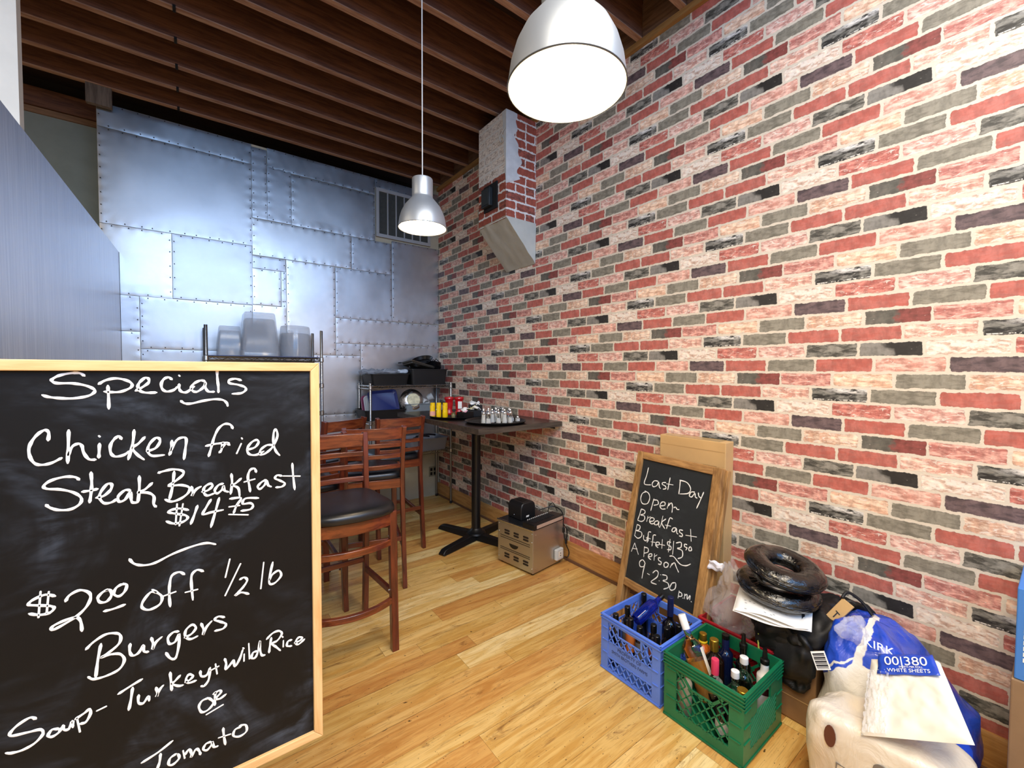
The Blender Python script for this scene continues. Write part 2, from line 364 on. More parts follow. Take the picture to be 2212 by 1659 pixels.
for i, (x0, x1, z0, z1) in enumerate(SHEETS):
    x0 += .002; x1 -= .002; z0 += .002; z1 -= .002
    lift = .0012+.0006*(i % 4); m = MB()
    nx, nz = max(2, int((x1-x0)/.011)), max(2, int((z1-z0)/.011)); vs = []; fs = []; ph = rs.random()*9
    for a in range(nz+1):
        for b in range(nx+1):
            u, v = b/nx, a/nz; e = min(u, 1-u, v, 1-v)
            dz = .0028*noise.noise(Vector((u*(x1-x0)*3.2+ph, v*(z1-z0)*3.2, ph)))*min(1, e*6)
            hh_, ww_ = z1-z0, x1-x0
            dz += .0006*sin((x0+u*ww_)*74+ph)*(max(0, 1-v*hh_*16)+max(0, 1-(1-v)*hh_*16))+.0006*sin((z0+v*hh_)*74+ph)*(max(0, 1-u*ww_*16)+max(0, 1-(1-u)*ww_*16))
            ed = min(u*ww_, (1-u)*ww_, v*hh_, (1-v)*hh_); dz -= .0011*max(0, 1-ed/.022)**2
            vs.append((x0+u*(x1-x0), YB-.003-lift-dz, z0+v*(z1-z0)))
    for a in range(nz):
        for b in range(nx): k = a*(nx+1)+b; fs.append((k, k+1, k+nx+2, k+nx+1))
    m.add(vs, fs); y = YB-lift-.003
    m.add([(x0, YB+.0036, z0), (x1, YB+.0036, z0), (x1, YB+.0036, z1), (x0, YB+.0036, z1)], [(3, 2, 1, 0)])
    o = m.build('metal_sheet', MM[i % 4], wbk, smooth=60)
    nm = MB(); ins = .012; pts = []
    for (ax, az, bx, bz) in ((x0+ins, z0+ins, x1-ins, z0+ins), (x0+ins, z0+ins, x0+ins, z1-ins), (x0+ins, z1-ins, x1-ins, z1-ins), (x1-ins, z0+ins, x1-ins, z1-ins)):
        n = max(1, int(math.hypot(bx-ax, bz-az)/.085))
        for k in range(n): t_ = (k+.3+.4*rs.random())/n; pts.append((ax+(bx-ax)*t_, az+(bz-az)*t_))
    for px, pz in pts:
        nm.lathe([(.0042, 0), (.0042, .001), (.0028, .0022), (.0004, .0026)], 7, 0, Matrix.Translation((px, y-.0068, pz)) @ Matrix.Rotation(radians(90), 4, 'X'))
    tag(nm.build('nail_heads', nail_m, o), kind='stuff')

# air vent high on the end wall
v_m = pm('vent_paint', '#a7aaab', .5, .2); vent = thing('air_vent', 'rectangular return air grille with vertical bars, high on the metal end wall', 'air vent', (1.58, YB-.012, 2.858))
def ybox(x0, x1, z0, z1, d0, d1, mb=None): return (mb or MB()).box(x0, x1, YB-d1, YB-d0, z0, z1)
ybox(1.58, 2.20, 2.858, 3.366, .006, .010).build('backing', pm('vent_dark', '#3b3d38', .7, var=.15, vs=30), vent, smooth=0)
m = MB()
for r_ in ((1.58, 2.20, 2.858, 2.893), (1.58, 2.20, 3.331, 3.366), (1.58, 1.612, 2.893, 3.331), (2.168, 2.20, 2.893, 3.331)): ybox(*r_, .010, .024, m)
m.build('frame', v_m, vent, smooth=0, bevel=.002)
for k in range(5):
    xc = 1.612+.0927*(k+1); ybox(xc-.006, xc+.006, 2.893, 3.331, .010, .021).build('grille_bar', v_m, vent, smooth=0)
ol = thing('outlet', 'dark four socket outlet low on the end wall beside the wire shelf leg', 'outlet', (2.235, YB, .283))
MB().box(2.185, 2.285, YB-.004, YB+.003, .225, .341).build('plate', pm('outlet_plate', '#8c8873', .5), ol, smooth=0, bevel=.001)
for dx in (-.022, .022):
    for dz in (-.024, .024): MB().box(2.235+dx-.014, 2.235+dx+.014, YB-.007, YB-.004, .283+dz-.017, .283+dz+.017).build('socket', pm('black_plastic', '#131313', .4), ol, smooth=0)

# metal clad partition on the left, pillar, rear wall of the side room
def part_mat():
    t = NT('partition_metal'); v = t.obj(); s = t.noise(t.mapv(v, (1, 34, 1.0)), 3, 4, .6, .3); f = t.noise(v, 260, 2); g = t.noise(v, 2, 2)
    t.set(col=t.mix(t.ss(s, .3, .7), srgb('#b9c5d8'), srgb('#d8e1ef')), metal=.6, rough=t.math('ADD', .26, t.math('MULTIPLY', s, .14)))
    t.bump(t.math('ADD', t.math('MULTIPLY', s, .8), t.math('MULTIPLY', f, .3)), .08, .006); return t.m
pa, pb = Vector((-.419, YB-.004, 0)), Vector((-.512, 1.5, 0)); dd = (pb-pa).normalized(); nn = Vector((dd.y, -dd.x, 0))
MP = basis(pa, dd, (0, 0, 1)); L = (pb-pa).length
sgn = 1 if (MP @ Vector((0, 0, 1))-pa).x > 0 else -1
m = MB(); m.box(0, L, 0, 2.356, -.075*sgn if sgn > 0 else 0, 0 if sgn > 0 else .075, 0, MP)
pw = m.build('wall_left', part_mat(), smooth=0); structure(pw, 'tall metal faced partition on the left')
m = MB(); m.box(-.001, .006, 0, 2.356, -.002, .004, 0, MP); m.build('edge_trim', pm('edge_dark', '#4a4c4e', .5, .6), pw, smooth=0)
pl = MB().box(-1.0, -.535, 2.62, 2.68, 0, 3.53).build('wall_pillar', cream, smooth=0); structure(pl, 'cream plaster pillar behind the metal partition')
wf = MB().box(-4.0, -.40, 4.9, 5.0, 0, 3.43).build('wall_far', pm('wall_sage', '#7f8a86', .8, var=.05), smooth=0); structure(wf, 'grey green wall beyond the metal partition')
MB().box(-4.0, -.40, 4.885, 5.0, 3.43, 3.475).build('top_trim', wood('trim_brown', '#6b4f37', '#8a6a4c', 0, .7), wf, smooth=0)
MB().box(-4.0, -.40, 4.87, 5.0, 3.48, 3.62).build('header_beam', jw, wf, smooth=0)
m = MB(); m.tube([(-.50, 4.40, 3.40), (-.50, 4.40, 3.769)], 1, sect=((-.07, -.02), (.07, -.02), (.07, .02), (-.07, .02)))
m.build('post', wood('grey_post', '#4d443c', '#6d6258', 2, .8), cl, smooth=0)
structure(MB().box(-4.1, XW+.15, 5.05, 5.15, 0, 3.85).build('wall_rear', pm('rear_dark', '#2b211c', .9), smooth=0), 'dark rear wall added behind the metal cladding to shut out the sky')  # added to close the gap where sky showed above the cladding
# walls and window behind the viewer, the window guessed and set high for daylight
ww = MB()
for r_ in ((-4, -2.2, 0, 5.2), (2.15, XW+.1, 0, 5.2), (-2.2, 2.15, 0, 2.5), (-2.2, 2.15, 5.05, 5.2)): ww.box(r_[0], r_[1], -2.1, -2.0, r_[2], r_[3])
structure(ww.build('wall_front', cream, smooth=0), 'front wall out of view, with a guessed window added for daylight')
wn = MB()
for x in (-2.2, -.75, .7, 2.1): wn.box(x, x+.05, -2.08, -2.03, 2.5, 5.05)
for z in (2.5, 5.0): wn.box(-2.2, 2.15, -2.08, -2.03, z, z+.05)
structure(wn.build('window_1', pm('frame_black', '#1c1c1c', .4), smooth=0), 'frame of the guessed window out of view, set high for daylight')
structure(MB().box(-4.1, -4.0, -2.0, 4.9, 0, 5.2).build('wall_side', cream, smooth=0), 'far left wall of the room')

# old brick pier with its plaster corbel
Q = []; U1 = []; U2 = []; C1 = []; C2 = []; PR = []
KIND.update({'OLD': ('#a55540', '#8c4536', .18, 0, 0), 'OLD2': ('#7a463a', '#97503f', .10, 0, 0), 'WASH': ('#b9a99c', '#cdc4b8', .75, 0, 0), 'PATCH': ('#cfd2d0', '#dcdedc', .2, 0, 0)})
Yn, Yf, Xc, Zb = 2.735, 3.13, 2.005, 2.665
rp = random.Random(3); hr = .072; j = 0; z = Zb
while z < 3.502:
    z1 = min(z+hr, 3.502); off = .1 if j % 2 else 0
    for face in (0, 1):
        W_ = XW-Xc if face == 0 else Yf-Yn; x = -off
        while x < W_:
            bl = .205 if not (face == 0 and j % 3 == 0) else .10; a, b = x, x+bl-.012; c0, c1 = max(x-.006, 0), min(x+bl-.006, W_)
            if c1 > c0:
                K = rp.choice(('OLD', 'OLD', 'OLD2'))
                if face == 1 and z > 3.0: K = 'WASH'
                w_ = .002*(1 if face else 1)
                pt = (lambda y, zz: (XW-y, Yn, zz)) if face == 0 else (lambda y, zz: (Xc, Yn+y, zz))
                if face == 0: a2, b2 = W_-a, W_-b; rnd_cell(W_-c0, W_-c1, z, z1, a2, b2, z+hr/2, .029, K, rp.random()*5, pt)
                else: rnd_cell(c1, c0, z, z1, b, a, z+hr/2, .029, K, rp.random()*5, pt)
            x += bl
    z += hr; j += 1
old_m = brick_mat('old_brick', '#d5d2ca', .008, .75)
pier = attr_mesh('wall_pier', Q, [old_m], {'loc': U1, 'half': U2}, {'c1': C1, 'c2': C2, 'pr': PR}); structure(pier, 'old exposed brick pier hanging from the ceiling on the papered wall')
MB().box(Xc+.002, XW, Yn+.002, Yf, Zb, 3.502).build('pier_core', old_m if False else pm('pier_core', '#8a4b3c', .8), pier, smooth=0)
rough_pl = pm('pier_plaster', '#c9ccca', .7, var=.08, vs=14, bump=.5, bs=25)
m = MB(); vs = []; fs = []                                     # ragged plaster strip down the pier's corner
NZ = 34
for k in range(NZ+1):
    z = 3.50-k*(3.50-2.93)/NZ; w1 = .055+.03*noise.noise(Vector((z*11, 0, 0)))+.03*(k/NZ); w2 = max(.004, .05-.05*k/NZ+.02*noise.noise(Vector((z*13, 5, 0))))
    t_ = .004; fade = 1 if k < NZ-4 else (NZ-k)/4
    vs += [(Xc-t_, Yn+w2*fade+.001, z), (Xc-t_, Yn-t_, z), (Xc+w1*fade*1.1, Yn-t_*1.6, z), (Xc+w1*fade*1.7+.001, Yn-.001, z)]
for k in range(NZ):
    for q in range(3): fs.append((k*4+q, k*4+q+1, k*4+q+5, k*4+q+4))
m.add(vs, fs); m.build('corner_plaster', rough_pl, pier, smooth=50)
m = MB(); NY = 20; vs = []; fs = []
for a in range(13):
    for b in range(NY+1):
        u, v = a/12, b/NY; y = Yn-.004+(Yf+.008-Yn)*v
        x = Xc-.006+(XW-Xc)*u; z = Zb+.012-(Zb-2.335)*u
        d = .007*noise.noise(Vector((u*6, v*5, 3)))+(.008*noise.noise(Vector((u*18, v*14, 8))) if u < .3 else 0); vs.append((x+d*.5, y, z+d))
for a in range(12):
    for b in range(NY): k = a*(NY+1)+b; fs.append((k, k+1, k+NY+2, k+NY+1))
m.add(vs, fs); n0 = NY+1
m.add([vs[a*n0] for a in range(13)]+[(XW, Yn-.004, Zb+.012)], [tuple(range(14))]); m.add([vs[a*n0+NY] for a in range(13)]+[(XW, Yf+.004, Zb+.012)], [tuple(range(14))])
m.add([(Xc-.006, Yn-.004, Zb+.012), (XW, Yn-.004, Zb+.012), (XW, Yf+.004, Zb+.012), (Xc-.006, Yf+.004, Zb+.012)], [(0, 1, 2, 3)])
m.build('corbel', pm('corbel_plaster', '#b7b7ab', .6, var=.05, vs=9, bump=.2), pier, smooth=40)
m = MB(); m.tube(smoothpath([(Xc-.01, Yn-.005, 3.36), (Xc-.015, Yn+.02, 3.34), (Xc-.02, Yn+.06, 3.30), (Xc-.012, Yn+.05, 3.26), (Xc-.012, Yn+.015, 3.27), (Xc-.02, Yn+.03, 3.31)]), .0035, 6); m.build('wire_loop', pm('wire_grey', '#b5b3aa', .6), pier)
sp = thing('speaker', 'small black speaker box on the brick pier, before a slab painted as niche shade', 'speaker', (Xc, 2.93, 2.80))
m = MB(); m.box(Xc-.012, Xc+.001, 2.845, 3.035, 2.775, 2.985); m.build('mount_or_shade_plate', pm('niche_shade', '#101112', .8), sp, smooth=0)  # black slab stands in for the shade of a niche that is not cut
MB().box(Xc-.05, Xc-.013, 2.90, 3.02, 2.80, 2.95).build('body', pm('speaker_black', '#1d2122', .5), sp, bevel=.006)
MB().box(Xc-.053, Xc-.050, 2.91, 3.01, 2.812, 2.938).build('grille', pm('speaker_grille', '#2b3031', .8), sp, smooth=0)

# ---------------------------------------------------------------- pendant lamps
sil = NT('lamp_silver'); sil.set(col=srgb('#a4a9ad'), metal=.6, rough=.40); sil = sil.m
wht = pm('lamp_inside', '#f6f0e2', .5)
em = NT('bulb_glow'); em.set(col=(1, 1, 1, 1), em=(1, .80, .50, 1), ems=60); em = em.m
def pendant(x, y, z, label, power):
    t = thing('pendant_lamp', label, 'pendant lamp', (x, y, z), 0, 'silver pendant lamps')
    R = .11
    out = [(R, 0), (R-.001, .012), (R-.005, .040), (R-.014, .070), (R-.028, .098), (R-.046, .120), (.050, .136), (.0475, .142), (.0475, .150), (.0475, .222), (.046, .226), (.03, .228), (.004, .228)]
    m = MB(); m.lathe(out, 64, caps=False); s = m.build('lamp_shade', sil, t, smooth=30, world=False)
    m = MB(); m.lathe([(R-.0035, .001), (R-.0085, .040), (R-.0175, .070), (R-.0315, .097), (R-.05, .118), (.044, .130), (.044, .150), (.004, .151)], 64, caps=False)
    m.lathe([(R, 0), (R-.0035, .0005)], 64, caps=False); m.build('shade_lining', wht, s, smooth=50, world=False)
    m = MB(); m.tube([(R*cos(2*pi*k/72), R*sin(2*pi*k/72), 0) for k in range(72)], .0016, 6, closed=True); m.build('rim', pm('rim_shadow', '#55585a', .4, .6), s, world=False)  # dark ring put in for the shadow along the lamp's mouth
    m = MB(); m.lathe([(.003, .018), (.016, .022), (.026, .034), (.029, .050), (.024, .072), (.015, .092), (.013, .12)], 24); m.build('bulb', em, t, world=False)
    m = MB(); m.lathe([(.017, .112), (.017, .15)], 20); m.build('socket', pm('black_plastic', '#131313', .4), t, world=False)
    m = MB(); m.tube([(0, 0, .227), (0, 0, 3.768-z)], .0028, 8); m.lathe([(.006, .226), (.006, .238), (.003, .244)], 12); m.build('cord', pm('cord_grey', '#b9b9b4', .5), t, world=False)
    m = MB(); m.lathe([(.03, 3.740-z), (.045, 3.752-z), (.045, 3.769-z)], 24); m.build('canopy', sil, t, world=False)
    l = bpy.data.lights.new('lamp_light', 'POINT'); l.energy = power; l.color = (1, .80, .56); l.shadow_soft_size = .03
    lo = bpy.data.objects.new('lamp_light', l); COL.objects.link(lo); lo.location = (x, y, z+.008)
    return t
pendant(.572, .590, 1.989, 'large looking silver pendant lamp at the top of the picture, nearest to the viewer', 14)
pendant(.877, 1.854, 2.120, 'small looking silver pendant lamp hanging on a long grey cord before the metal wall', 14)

# ---------------------------------------------------------------- bar stools
mah = wood('mahogany', '#43170c', '#6f2f19', 2, .30, .8, coat=.3); mah_h = wood('mahogany_rail', '#4e1c0e', '#81401f', 0, .30, .8, coat=.3)
vin = pm('black_vinyl', '#17181a', .33, bump=.05, bs=300)
steel = pm('screw_steel', '#c9c9c9', .3, 1)
SQ = lambda w, h: ((-w/2, -h/2), (w/2, -h/2), (w/2, h/2), (-w/2, h/2))
def make_stool(label):
    t = thing('bar_stool', label, 'bar stool', (0, 0, 0), 0, 'mahogany ladder back bar stools')
    HW, D = .19, .42
    def front(s):
        m = MB(); m.tube([(s*HW, D, 0), (s*(HW-.004), D-.004, .35), (s*(HW-.008), D-.008, .735)], 1, sect=SQ(.036, .036)); return m
    def rear(s):
        P = smoothpath([(s*(HW-.005), -.035, 0), (s*(HW-.008), -.008, .30), (s*(HW-.012), .012, .62), (s*(HW-.012), .012, .78), (s*(HW-.010), -.002, .95), (s*(HW-.004), -.028, 1.088)], 5)
        m = MB(); m.tube(P, 1, sect=SQ(.028, .040)); return m
    for s in (-1, 1):
        front(s).build('leg', mah, t, world=False, bevel=.003); rear(s).build('back_post', mah, t, world=False, bevel=.003)
    def bow(z, h, y0, y1, th, name, hw=HW-.014):
        m = MB(); P = [(x*hw, y0+y1*(1-x*x), z) for x in [k/8-1 for k in range(17)]]
        m.tube(P, 1, sect=SQ(th, h)); return m.build(name, mah_h, t, world=False, bevel=.003)
    bow(1.043, .076, -.018, -.030, .020, 'top_rail', HW-.01)
    for z, y in ((.965, -.004), (.892, .005), (.820, .011)): bow(z, .029, y, -.030, .018, 'slat')
    bow(.695, .062, D-.006, .034, .022, 'apron', HW-.016)
    m = MB()
    for s in (-1, 1): m.bar((s*(HW-.012), .02, .700), (s*(HW-.01), D-.012, .700), .02, .058)
    m.bar((-HW+.014, .012, .700), (HW-.014, .012, .700), .02, .058); m.build('seat_frame', mah_h, t, world=False, bevel=.002)
    bow(.270, .030, D-.002, .050, .024, 'foot_rail', HW-.014); bow(.575, .032, D-.005, .040, .022, 'front_rail', HW-.014)
    for s in (-1, 1):
        m = MB(); m.bar((s*(HW-.01), -.006, .275), (s*(HW-.004), D-.004, .300), .020, .030); m.build('side_stretcher', mah, t, world=False, bevel=.002)
    m = MB(); m.bar((-HW+.014, -.008, .330), (HW-.014, -.008, .330), .018, .028); m.build('rear_stretcher', mah_h, t, world=False, bevel=.002)
    # padded seat: trapezoid with a bowed front and rounded top
    m = MB(); vs = []; fs = []; n = 44
    def outline(k, e):
        a = 2*pi*k/n; c, s_ = cos(a), sin(a); q = .36
        x = math.copysign(abs(c)**q, c); y = math.copysign(abs(s_)**q, s_); yy = y*(.212-e)+.205
        wx = (.188+.028*(yy/.42)-e)*x
        if y > 0: yy += .045*(1-x*x)*y
        return wx, yy+.02
    for e, z in ((.004, .730), (0, .734), (0, .752), (.004, .765), (.014, .775), (.03, .780), (.07, .785), (.13, .788)):
        for k in range(n): x, y = outline(k, e); vs.append((x, y, z))
    for r_ in range(7):
        for k in range(n): fs.append((r_*n+k, r_*n+(k+1) % n, (r_+1)*n+(k+1) % n, (r_+1)*n+k))
    fs.append(tuple(range(n))[::-1]); fs.append(tuple(7*n+k for k in range(n))); m.add(vs, fs); m.build('seat', vin, t, smooth=60, world=False)
    for s in (-1, 1):
        for z in (.315, .60): m = MB(); m.lathe([(.005, 0), (.005, .003), (.002, .004)], 10, 0, Matrix.Translation((s*(HW-.022), D-.02, z)) @ Matrix.Rotation(radians(-90*s), 4, 'Y')); m.build('screw', steel, t, world=False)
    return t
s0 = make_stool('front bar stool with its black seat towards the viewer, beside the big chalkboard')
place(s0, (.640, 2.520, 0), (0, 0, pi))
G = 'mahogany ladder back bar stools'
dup(s0, (.545, 2.655, 0), (0, 0, radians(1)), 'bar stool back to back with the front stool, partly hidden by the big chalkboard', G)
dup(s0, (.955, 2.745, 0), (0, 0, radians(-13)), 'middle bar stool with its slatted back turned to the viewer', G)
dup(s0, (1.325, 3.225, 0), (0, 0, radians(-1)), 'rightmost bar stool, pushed close to the dark table', G)
dup(s0, (.915, 3.32, 0), (0, 0, radians(27)), 'rear left bar stool, only its top rail clear of the other stools', G)

# ---------------------------------------------------------------- dark pedestal table
tt = thing('pedestal_table', 'tall dark table on a black four foot pedestal against the brick wallpaper', 'table', (1.955, 3.09, 0))
m = MB(); m.box(1.535, 2.300, 2.395, 3.78, 1.026, 1.065); m.build('tabletop', wood('table_top', '#171210', '#2a201c', 1, .32), tt, bevel=.004)
m = MB()
for r_ in ((1.533, 2.301, 2.391, 2.3955), (1.5305, 1.5355, 2.393, 3.78)): m.box(r_[0], r_[1], r_[2], r_[3], 1.026, 1.064)
m.build('edge_band', wood('table_edge', '#2c2520', '#4f463b', 0, .45), tt, smooth=0)
blk = pm('cast_black', '#0d0d0e', .38)
m = MB(); m.lathe([(.039, .085), (.039, 1.02)], 32, 0, Matrix.Translation((1.955, 3.09, 0))); m.build('column', blk, tt)
m = MB(); m.lathe([(.085, .052), (.080, .066), (.055, .078), (.042, .095), (.038, .10)], 32, 0, Matrix.Translation((1.955, 3.09, 0))); m.build('hub', blk, tt)
m = MB(); m.box(1.79, 2.12, 2.92, 3.26, 1.012, 1.026); m.build('mount_or_shade_plate', blk, tt, smooth=0)
for a in (18, 108, 198, 288):
    Mx = Matrix.Translation((1.955, 3.09, 0)) @ Matrix.Rotation(radians(a), 4, 'Z')
    m = MB(); sec = [(-.040, 0), (.040, 0), (.034, 1), (-.034, 1)]; P = []
    vs = []; st = [(0, .060, 1), (.08, .060, 1), (.36, .048, .90), (.40, .042, .88), (.425, .020, .86)]
    for x, h, k in st: vs += [(x, -.040*k, .004), (x, .040*k, .004), (x, .028*k, h), (x, -.028*k, h)]
    fs = [(0, 3, 2, 1), tuple(4*(len(st)-1)+q for q in (0, 1, 2, 3))]
    for i in range(len(st)-1):
        for q in range(4): fs.append((i*4+q, i*4+(q+1) % 4, i*4+4+(q+1) % 4, i*4+4+q))
    m.add(vs, fs, 0, Mx); lg = m.build('leg', blk, tt, bevel=.004)
    m = MB(); m.lathe([(.014, 0), (.014, .006)], 12, 0, Mx @ Matrix.Translation((.38, 0, 0))); m.build('glide', steel, lg)

# trays with condiments and shakers
def tray(x, y, R, label):
    t = thing('serving_tray', label, 'tray', (x, y, 1.0655), 0, 'round black serving trays')
    m = MB(); m.lathe([(R-.022, 0), (R-.016, .002), (R-.002, .016), (R, .019), (R-.004, .0195), (R-.010, .014), (R-.020, .006)], 64, caps=False); m.lathe([(.001, 0), (R-.022, 0)], 64, caps=False)
    m.build('rim', pm('tray_rim', '#0e0e0f', .35), t, smooth=50, world=False)
    m = MB(); m.lathe([(R-.019, .0055), (.001, .0062)], 64, caps=False); m.build('cork_mat', pm('tray_mat', '#1a1c1d', .75), t, world=False)
tray(1.802, 3.125, .250, 'round black tray carrying mustard, ketchup and creamer caddies at the back of the table')
tray(1.835, 2.625, .232, 'round black tray of salt shakers at the near end of the table')
TZ = 1.0722
glass = NT('clear_glass'); glass.set(col=(.95, .97, .97, 1), rough=.03, trans=1, ior=1.45); glass = glass.m
salt_m = pm('salt', '#f2efe8', .8); chrome = pm('chrome', '#d5d7d8', .14, 1)
def make_shaker(label, fill):
    t = thing('salt_shaker', label, 'shaker', (0, 0, 0), 0, 'glass shakers on the near tray')
    m = MB(); m.lathe([(.019, 0), (.0205, .003), (.0195, .012), (.015, .035), (.014, .066), (.0145, .070)], 10); m.build('glass_body', glass, t, world=False)
    m = MB(); m.lathe([(.0165, .004), (.013, .035), (.0125, .004+.06*fill)], 10); m.build('contents', salt_m, t, world=False)
    m = MB(); m.lathe([(.0155, .070), (.0155, .078), (.012, .084), (.006, .088), (.0055, .092), (.008, .096), (.006, .101), (.001, .103)], 16); m.build('cap', chrome, t, world=False)
    return t
SH = [(1.703, 2.590, 'leftmost full glass salt shaker in the front row on the near tray', 1), (1.722, 2.556, 'half full glass shaker close to the leftmost one on the near tray', .5),
 (1.778, 2.588, 'full glass salt shaker left of centre in the front row on the near tray', 1), (1.803, 2.545, 'emptier glass shaker at the centre of the front row on the near tray', .35),
 (1.842, 2.520, 'full glass salt shaker right of centre in the front row on the near tray', 1), (1.886, 2.510, 'half full glass shaker at the right of the front row on the near tray', .6)]
sh = make_shaker(SH[0][2], 1); place(sh, (SH[0][0], SH[0][1], TZ))
sh2 = make_shaker(SH[1][2], .5); place(sh2, (SH[1][0], SH[1][1], TZ))
for x, y, lb, f in SH[2:]: dup(sh if f == 1 else sh2, (x, y, TZ), (0, 0, x*9), lb)
BK = [(1.735, 2.640), (1.790, 2.655), (1.835, 2.620), (1.882, 2.600), (1.915, 2.565), (1.862, 2.665)]
NM = ('leftmost in the back row', 'second from the left in the back row', 'third from the left in the back row', 'fourth from the left in the back row', 'rightmost of the back row', 'farthest back of all')
for (x, y), nm in zip(BK, NM): dup(sh if nm[0] in 'lft' else sh2, (x, y, TZ), (0, 0, x*7), 'glass shaker on the near tray, '+nm)
def short(x, y, lb):
    t = thing('salt_shaker', lb, 'shaker', (x, y, TZ), 0, 'short square shakers on the near tray')
    m = MB(); m.prism([(-.014, -.014), (.014, -.014), (.014, .014), (-.014, .014)], 0, .030); m.build('glass_body', glass, t, world=False, bevel=.003)
    m = MB(); m.cbox((0, 0, .014), (.022, .022, .022)); m.build('contents', salt_m, t, world=False)
    m = MB(); m.lathe([(.011, .030), (.011, .036), (.007, .042), (.001, .043)], 16); m.build('cap', chrome, t, world=False)
short(1.975, 2.535, 'short square salt shaker at the right end of the near tray'); short(1.952, 2.580, 'short square shaker just behind the rightmost one on the near tray')

yel = pm('mustard_yellow', '#f2c80c', .35); redp = pm('ketchup_red', '#b0141c', .3)
lab_w = pm('label_white', '#ece9e0', .6); lab_o = pm('label_peach', '#e8a890', .6)
def squeeze(name, label, cat, grp, loc, rz, R, prof, mat, capp, capm):
    t = thing(name, label, cat, loc, rz, grp)
    m = MB(); m.lathe(prof, 24, 0, Matrix.Diagonal((1, .72, 1, 1))); m.build('bottle_body', mat, t, smooth=50, world=False)
    m = MB(); m.lathe(capp, 20); m.build('cap', capm, t, world=False); return t
MP_ = [(.022, 0), (.025, .004), (.024, .05), (.021, .066), (.024, .085), (.0225, .094)]
mu = squeeze('mustard_bottle', 'leftmost yellow mustard bottle with a pale label on the far tray', 'mustard bottle', 'mustard bottles on the far tray', (1.592, 3.185, TZ), 0, .03, MP_, yel, [(.020, .094), (.020, .116), (.017, .118)], yel)
m = MB(); m.lathe([(.0257, .012), (.0250, .048)], 24, 0, Matrix.Diagonal((1, .73, 1, 1)), caps=False); m.build('label_band', lab_o, mu, world=False)
mu2 = squeeze('mustard_bottle', 'middle yellow mustard bottle on the far tray', 'mustard bottle', 'mustard bottles on the far tray', (1.625, 3.140, TZ), .3, .03, MP_, yel, [(.020, .094), (.020, .118), (.017, .120)], yel)
dup(mu2, (1.662, 3.100, TZ), (0, 0, .2), 'rightmost yellow mustard bottle on the far tray')
KP = [(.034, 0), (.037, .004), (.037, .022), (.027, .030), (.029, .06), (.034, .10), (.033, .125), (.040, .130), (.042, .140), (.040, .152), (.034, .155)]
k1 = squeeze('ketchup_bottle', 'left red ketchup bottle on the far tray', 'ketchup bottle', 'ketchup bottles on the far tray', (1.795, 3.275, TZ), -.4, .04, KP, redp, [(.010, .155), (.009, .158)], redp)
m = MB(); m.add([(-.006, -.031, .146), (0, -.031, .137), (.006, -.031, .146), (.003, -.031, .146), (0, -.031, .141), (-.003, -.031, .146)], [(0, 1, 4, 5), (1, 2, 3, 4)]); m.build('white_mark', lab_w, k1, smooth=0, world=False)
k2 = dup(k1, (1.868, 3.232, TZ), (0, 0, -.5), 'right red ketchup bottle with a white label on the far tray')
m = MB(); m.cbox((.008, -.0262, .085), (.034, .003, .062)); m.build('label_panel', lab_w, k2, smooth=0, world=False)
olive = pm('olive_jar', '#7d7550', .35)
for x, y, lb in ((1.705, 3.040, 'small olive coloured jam jar beside the mustard bottles'), (1.735, 3.085, 'second small olive jam jar, next to the black caddy')):
    t = thing('jam_jar', lb, 'jar', (x, y, TZ), 0, 'jam jars on the far tray')
    m = MB(); m.lathe([(.014, 0), (.016, .003), (.016, .026), (.014, .030)], 16); m.build('jar_body', olive, t, world=False)
    m = MB(); m.lathe([(.0155, .030), (.0155, .038)], 16); m.build('lid', pm('lid_gold', '#8d8354', .35, .6), t, world=False)
def caddy(x, y, rz, w, d, h, lb):
    t = thing('condiment_caddy', lb, 'caddy', (x, y, TZ), rz, 'black caddies on the far tray')
    m = MB()
    for r_ in ((-w/2, w/2, -d/2, -d/2+.004), (-w/2, w/2, d/2-.004, d/2), (-w/2, -w/2+.004, -d/2, d/2), (w/2-.004, w/2, -d/2, d/2), (-.002, .002, -d/2, d/2)): m.box(*r_, 0, h)
    m.box(-w/2, w/2, -d/2, d/2, 0, .004); m.build('tub', blk, t, world=False, bevel=.001); return t
rq = random.Random(2)
def packets(cx, cy, w, d, z, n, lab, cols):
    for k in range(n):
        c = rq.choice(cols); p = MB(); p.cbox((0, 0, 0), (.040, .028, .006))
        o = p.build('sugar_packet', pm('packet_'+c, '#'+c, .6), bevel=.002); tag(o, lab, 'packet', 'sugar and creamer packets heaped in the caddies')
        place(o, (cx+rq.uniform(-w, w), cy+rq.uniform(-d, d), z+.008*(k % 3)+.004), (rq.uniform(-.7, .7), rq.uniform(-.7, .7), rq.uniform(0, 6)))
caddy(1.795, 3.005, .2, .11, .085, .046, 'left black caddy of white packets on the far tray'); caddy(1.905, 3.055, -.3, .13, .10, .052, 'middle black caddy heaped with pale packets on the far tray')
caddy(1.985, 3.150, -.3, .10, .10, .085, 'right black caddy with white lids on the far tray')
PL = 'small paper packet among those heaped in the black caddies on the far tray'
packets(1.795, 3.005, .03, .02, 1.122, 6, PL, ('f0eee8', 'f0eee8', 'e8a8b4')); packets(1.905, 3.055, .04, .03, 1.128, 10, PL, ('f0eee8', 'f3e6a8', 'efe9dc')); packets(1.985, 3.150, .025, .025, 1.160, 5, PL, ('f4f3ef', 'f4f3ef'))

